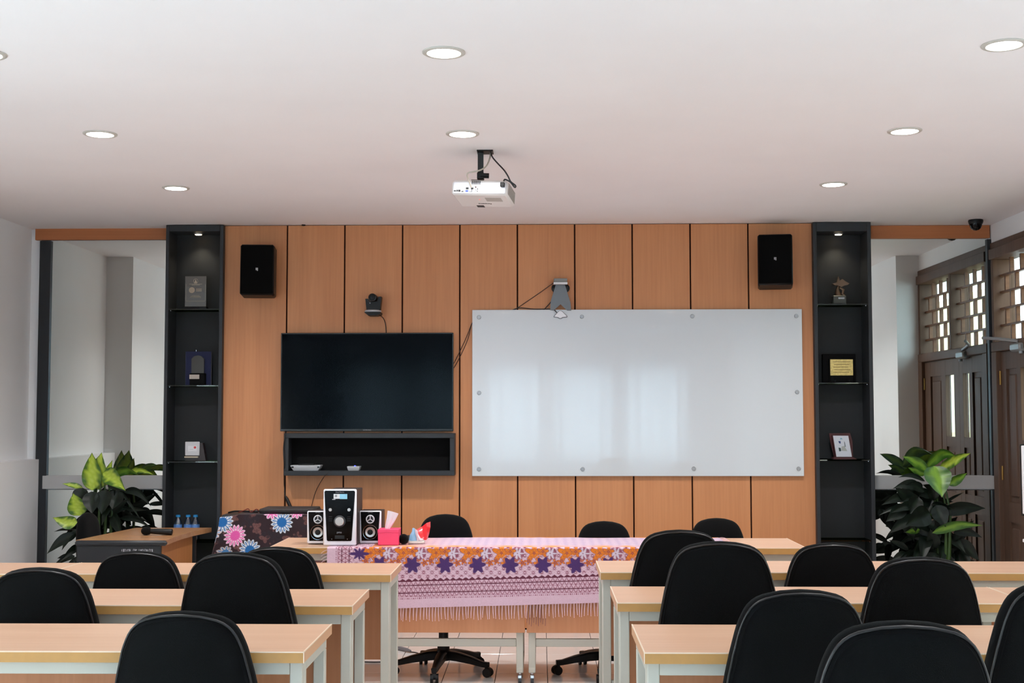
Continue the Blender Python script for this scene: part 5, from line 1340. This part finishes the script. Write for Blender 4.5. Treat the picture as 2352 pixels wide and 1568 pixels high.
def plant(name, lab, sx, sy, Yp, leaves, masses, potx, seed):
    rnd = random.Random(seed)
    p = PY(sx, sy, Yp)
    t = thing(name, lab, 'plant', (p.x, Yp, 0))
    part('pot', MB().lathe([(.13, 0), (.135, .01), (.17, .30), (.182, .305), (.182, .33), (.168, .33), (.16, .29)], n=32), mat('dark_pot', (40,38,36), .5), t)
    part('soil', MB().lathe([(.159, .27), (.158, .292), (.05, .296)], n=24), mat('soil', (46,34,26), .95, noise=.4, nscale=60), t)
    st_ = MB()
    for a_ in range(5):
        dx, dy = rnd.uniform(-.05,.05), rnd.uniform(-.05,.05)
        st_.tube([(dx, dy, .28), (dx*2, dy*2, .55), (dx*2.4, dy*2+.01, .85), (dx*1.6, dy, 1.05)], [.014,.012,.010,.006], 8)
    part('stem', st_, mat('green_stem', (58,84,38), .5), t)
    def add_leaf(b, tp, wpx, kind, sag, fac, dyb, dyt):
        kpx = Yp/F
        B3 = PY(b[0], b[1], Yp+dyb); T3_ = PY(tp[0], tp[1], Yp+dyt)
        vs, cs, fs = leaf_mesh(B3, T3_, wpx*kpx, kind, sag, fac, rnd.uniform(0, 6))
        vs = [tuple(Vector(v)-Vector(t.location)) for v in vs]
        me = bpy.data.meshes.new('leaf'); me.from_pydata(vs, [], fs); me.polygons.foreach_set('use_smooth', [True]*len(fs))
        at = me.color_attributes.new('Col', 'FLOAT_COLOR', 'POINT'); at.data.foreach_set('color', [c for q_ in cs for c in q_])
        me.materials.append(M_leaf if kind in 'vm' else M_leafd); me.update()
        link('leaf', me, None, t)
        # petiole toward the stem
    for L in leaves: add_leaf(*L)
    for (x0, x1, y0, y1, n_, wr, lr, bx, by) in masses:
        for i in range(n_):
            cx_, cy_ = rnd.uniform(x0, x1), rnd.uniform(y0, y1); ang = math.atan2(cy_-by, cx_-bx)+rnd.uniform(-.7,.7)
            ang = ang if rnd.random() < .8 else rnd.uniform(0, 6.28)
            l_ = rnd.uniform(*lr)
            add_leaf((cx_-math.cos(ang)*l_*.5, cy_-math.sin(ang)*l_*.5), (cx_+math.cos(ang)*l_*.5, cy_+math.sin(ang)*l_*.5+rnd.uniform(0,8)), rnd.uniform(*wr), 'd', rnd.uniform(.02,.15), rnd.uniform(-.7,.7), rnd.uniform(-.05,.12), rnd.uniform(-.15,.10))
    return t
YPL = 9.20
left = [
 ((212,1126),(211,1039),47,'v',0,.15,-.02,-.06), ((224,1124),(235,1038),50,'v',0,-.15,.0,-.03), ((243,1115),(258,1056),24,'v',0,-.3,.03,.02),
 ((255,1096),(320,1091),26,'m',.20,.55,-.02,-.05), ((296,1081),(352,1091),17,'v',.12,.4,.02,.0), ((234,1086),(291,1127),42,'v',.10,.05,-.05,-.16),
 ((190,1119),(143,1111),14,'v',.02,.4,0,-.02), ((184,1184),(168,1132),46,'v',0,.1,-.06,-.10), ((178,1199),(121,1188),32,'v',-.10,.2,-.06,-.12),
 ((281,1128),(322,1194),8,'d',.02,.2,-.04,-.10), ((286,1127),(346,1164),20,'d',.20,.2,0,-.05), ((290,1169),(336,1172),12,'d',.05,.3,0,-.05),
 ((275,1190),(347,1212),15,'d',.1,.3,-.02,-.08), ((178,1217),(124,1222),9,'d',.08,.5,0,-.04), ((176,1226),(108,1272),26,'d',.08,.2,-.02,-.08),
 ((172,1276),(122,1300),15,'d',.08,.2,0,-.05), ((165,1276),(131,1282),12,'d',.06,.2,.02,0), ((190,1120),(182,1160),40,'d',0,.1,-.05,-.07), ((210,1128),(212,1180),42,'d',0,-.1,-.08,-.12),
 ((245,1125),(232,1180),44,'d',0,.2,-.07,-.12), ((270,1125),(258,1170),40,'d',0,-.1,-.06,-.10), ((248,1112),(290,1130),22,'d',.1,.1,-.08,-.14)]
plant('potted_dieffenbachia', 'tall potted plant with lime variegated upper leaves by the left mirror', 232, 1200, YPL, left,
      [(185,285,1135,1215,26,(18,34),(40,62),235,1180), (160,300,1210,1300,24,(18,32),(45,70),232,1230), (150,300,1300,1400,14,(20,32),(50,70),232,1330)], 232, 21)
right = [
 ((2122,1078),(2199,1049),34,'m',.30,.5,0,-.02), ((2155,1078),(2230,1041),28,'v',.04,.3,-.04,-.08), ((2144,1070),(2164,1142),64,'m',.0,.0,-.08,-.20),
 ((2132,1083),(2072,1047),26,'m',.10,-.3,0,-.03), ((2124,1090),(2086,1074),18,'m',.03,-.2,.02,.0), ((2176,1112),(2222,1086),24,'m',.0,.2,-.02,-.04),
 ((2142,1226),(2256,1204),27,'m',.10,.45,-.08,-.14), ((2126,1104),(2062,1097),13,'d',.12,.4,0,-.03), ((2124,1128),(2050,1122),26,'d',.15,.3,-.02,-.06),
 ((2116,1146),(2024,1160),27,'d',.12,.3,-.04,-.09), ((2084,1160),(2019,1183),11,'d',.06,.3,-.04,-.06), ((2134,1178),(2082,1206),50,'d',.05,.0,-.10,-.18),
 ((2080,1162),(2034,1198),34,'d',.02,.1,-.06,-.10), ((2098,1186),(2044,1224),28,'d',.05,.1,-.06,-.12), ((2086,1262),(2042,1240),14,'d',.05,.2,0,-.03),
 ((2082,1270),(2046,1288),18,'d',.05,.2,-.02,-.04), ((2164,1172),(2264,1168),34,'d',.06,.25,-.04,-.09), ((2168,1156),(2213,1130),8,'d',.02,.3,0,0),
 ((2190,1222),(2256,1234),22,'d',.1,.2,-.02,-.05), ((2200,1240),(2250,1288),30,'d',.05,.1,-.04,-.08), ((2150,1160),(2172,1210),40,'d',0,.1,-.06,-.1),
 ((2110,1140),(2090,1180),36,'d',0,.1,-.06,-.1), ((2112,1216),(2080,1222),16,'m',.0,.1,.02,.0)]
plant('potted_dieffenbachia', 'tall potted plant with one broad lime leaf facing the room by the right mirror', 2146, 1200, YPL, right,
      [(2075,2165,1115,1210,18,(20,34),(40,62),2140,1160), (2075,2230,1205,1300,34,(20,34),(45,70),2145,1240), (2070,2230,1300,1400,14,(20,32),(50,70),2145,1330)], 2146, 33)
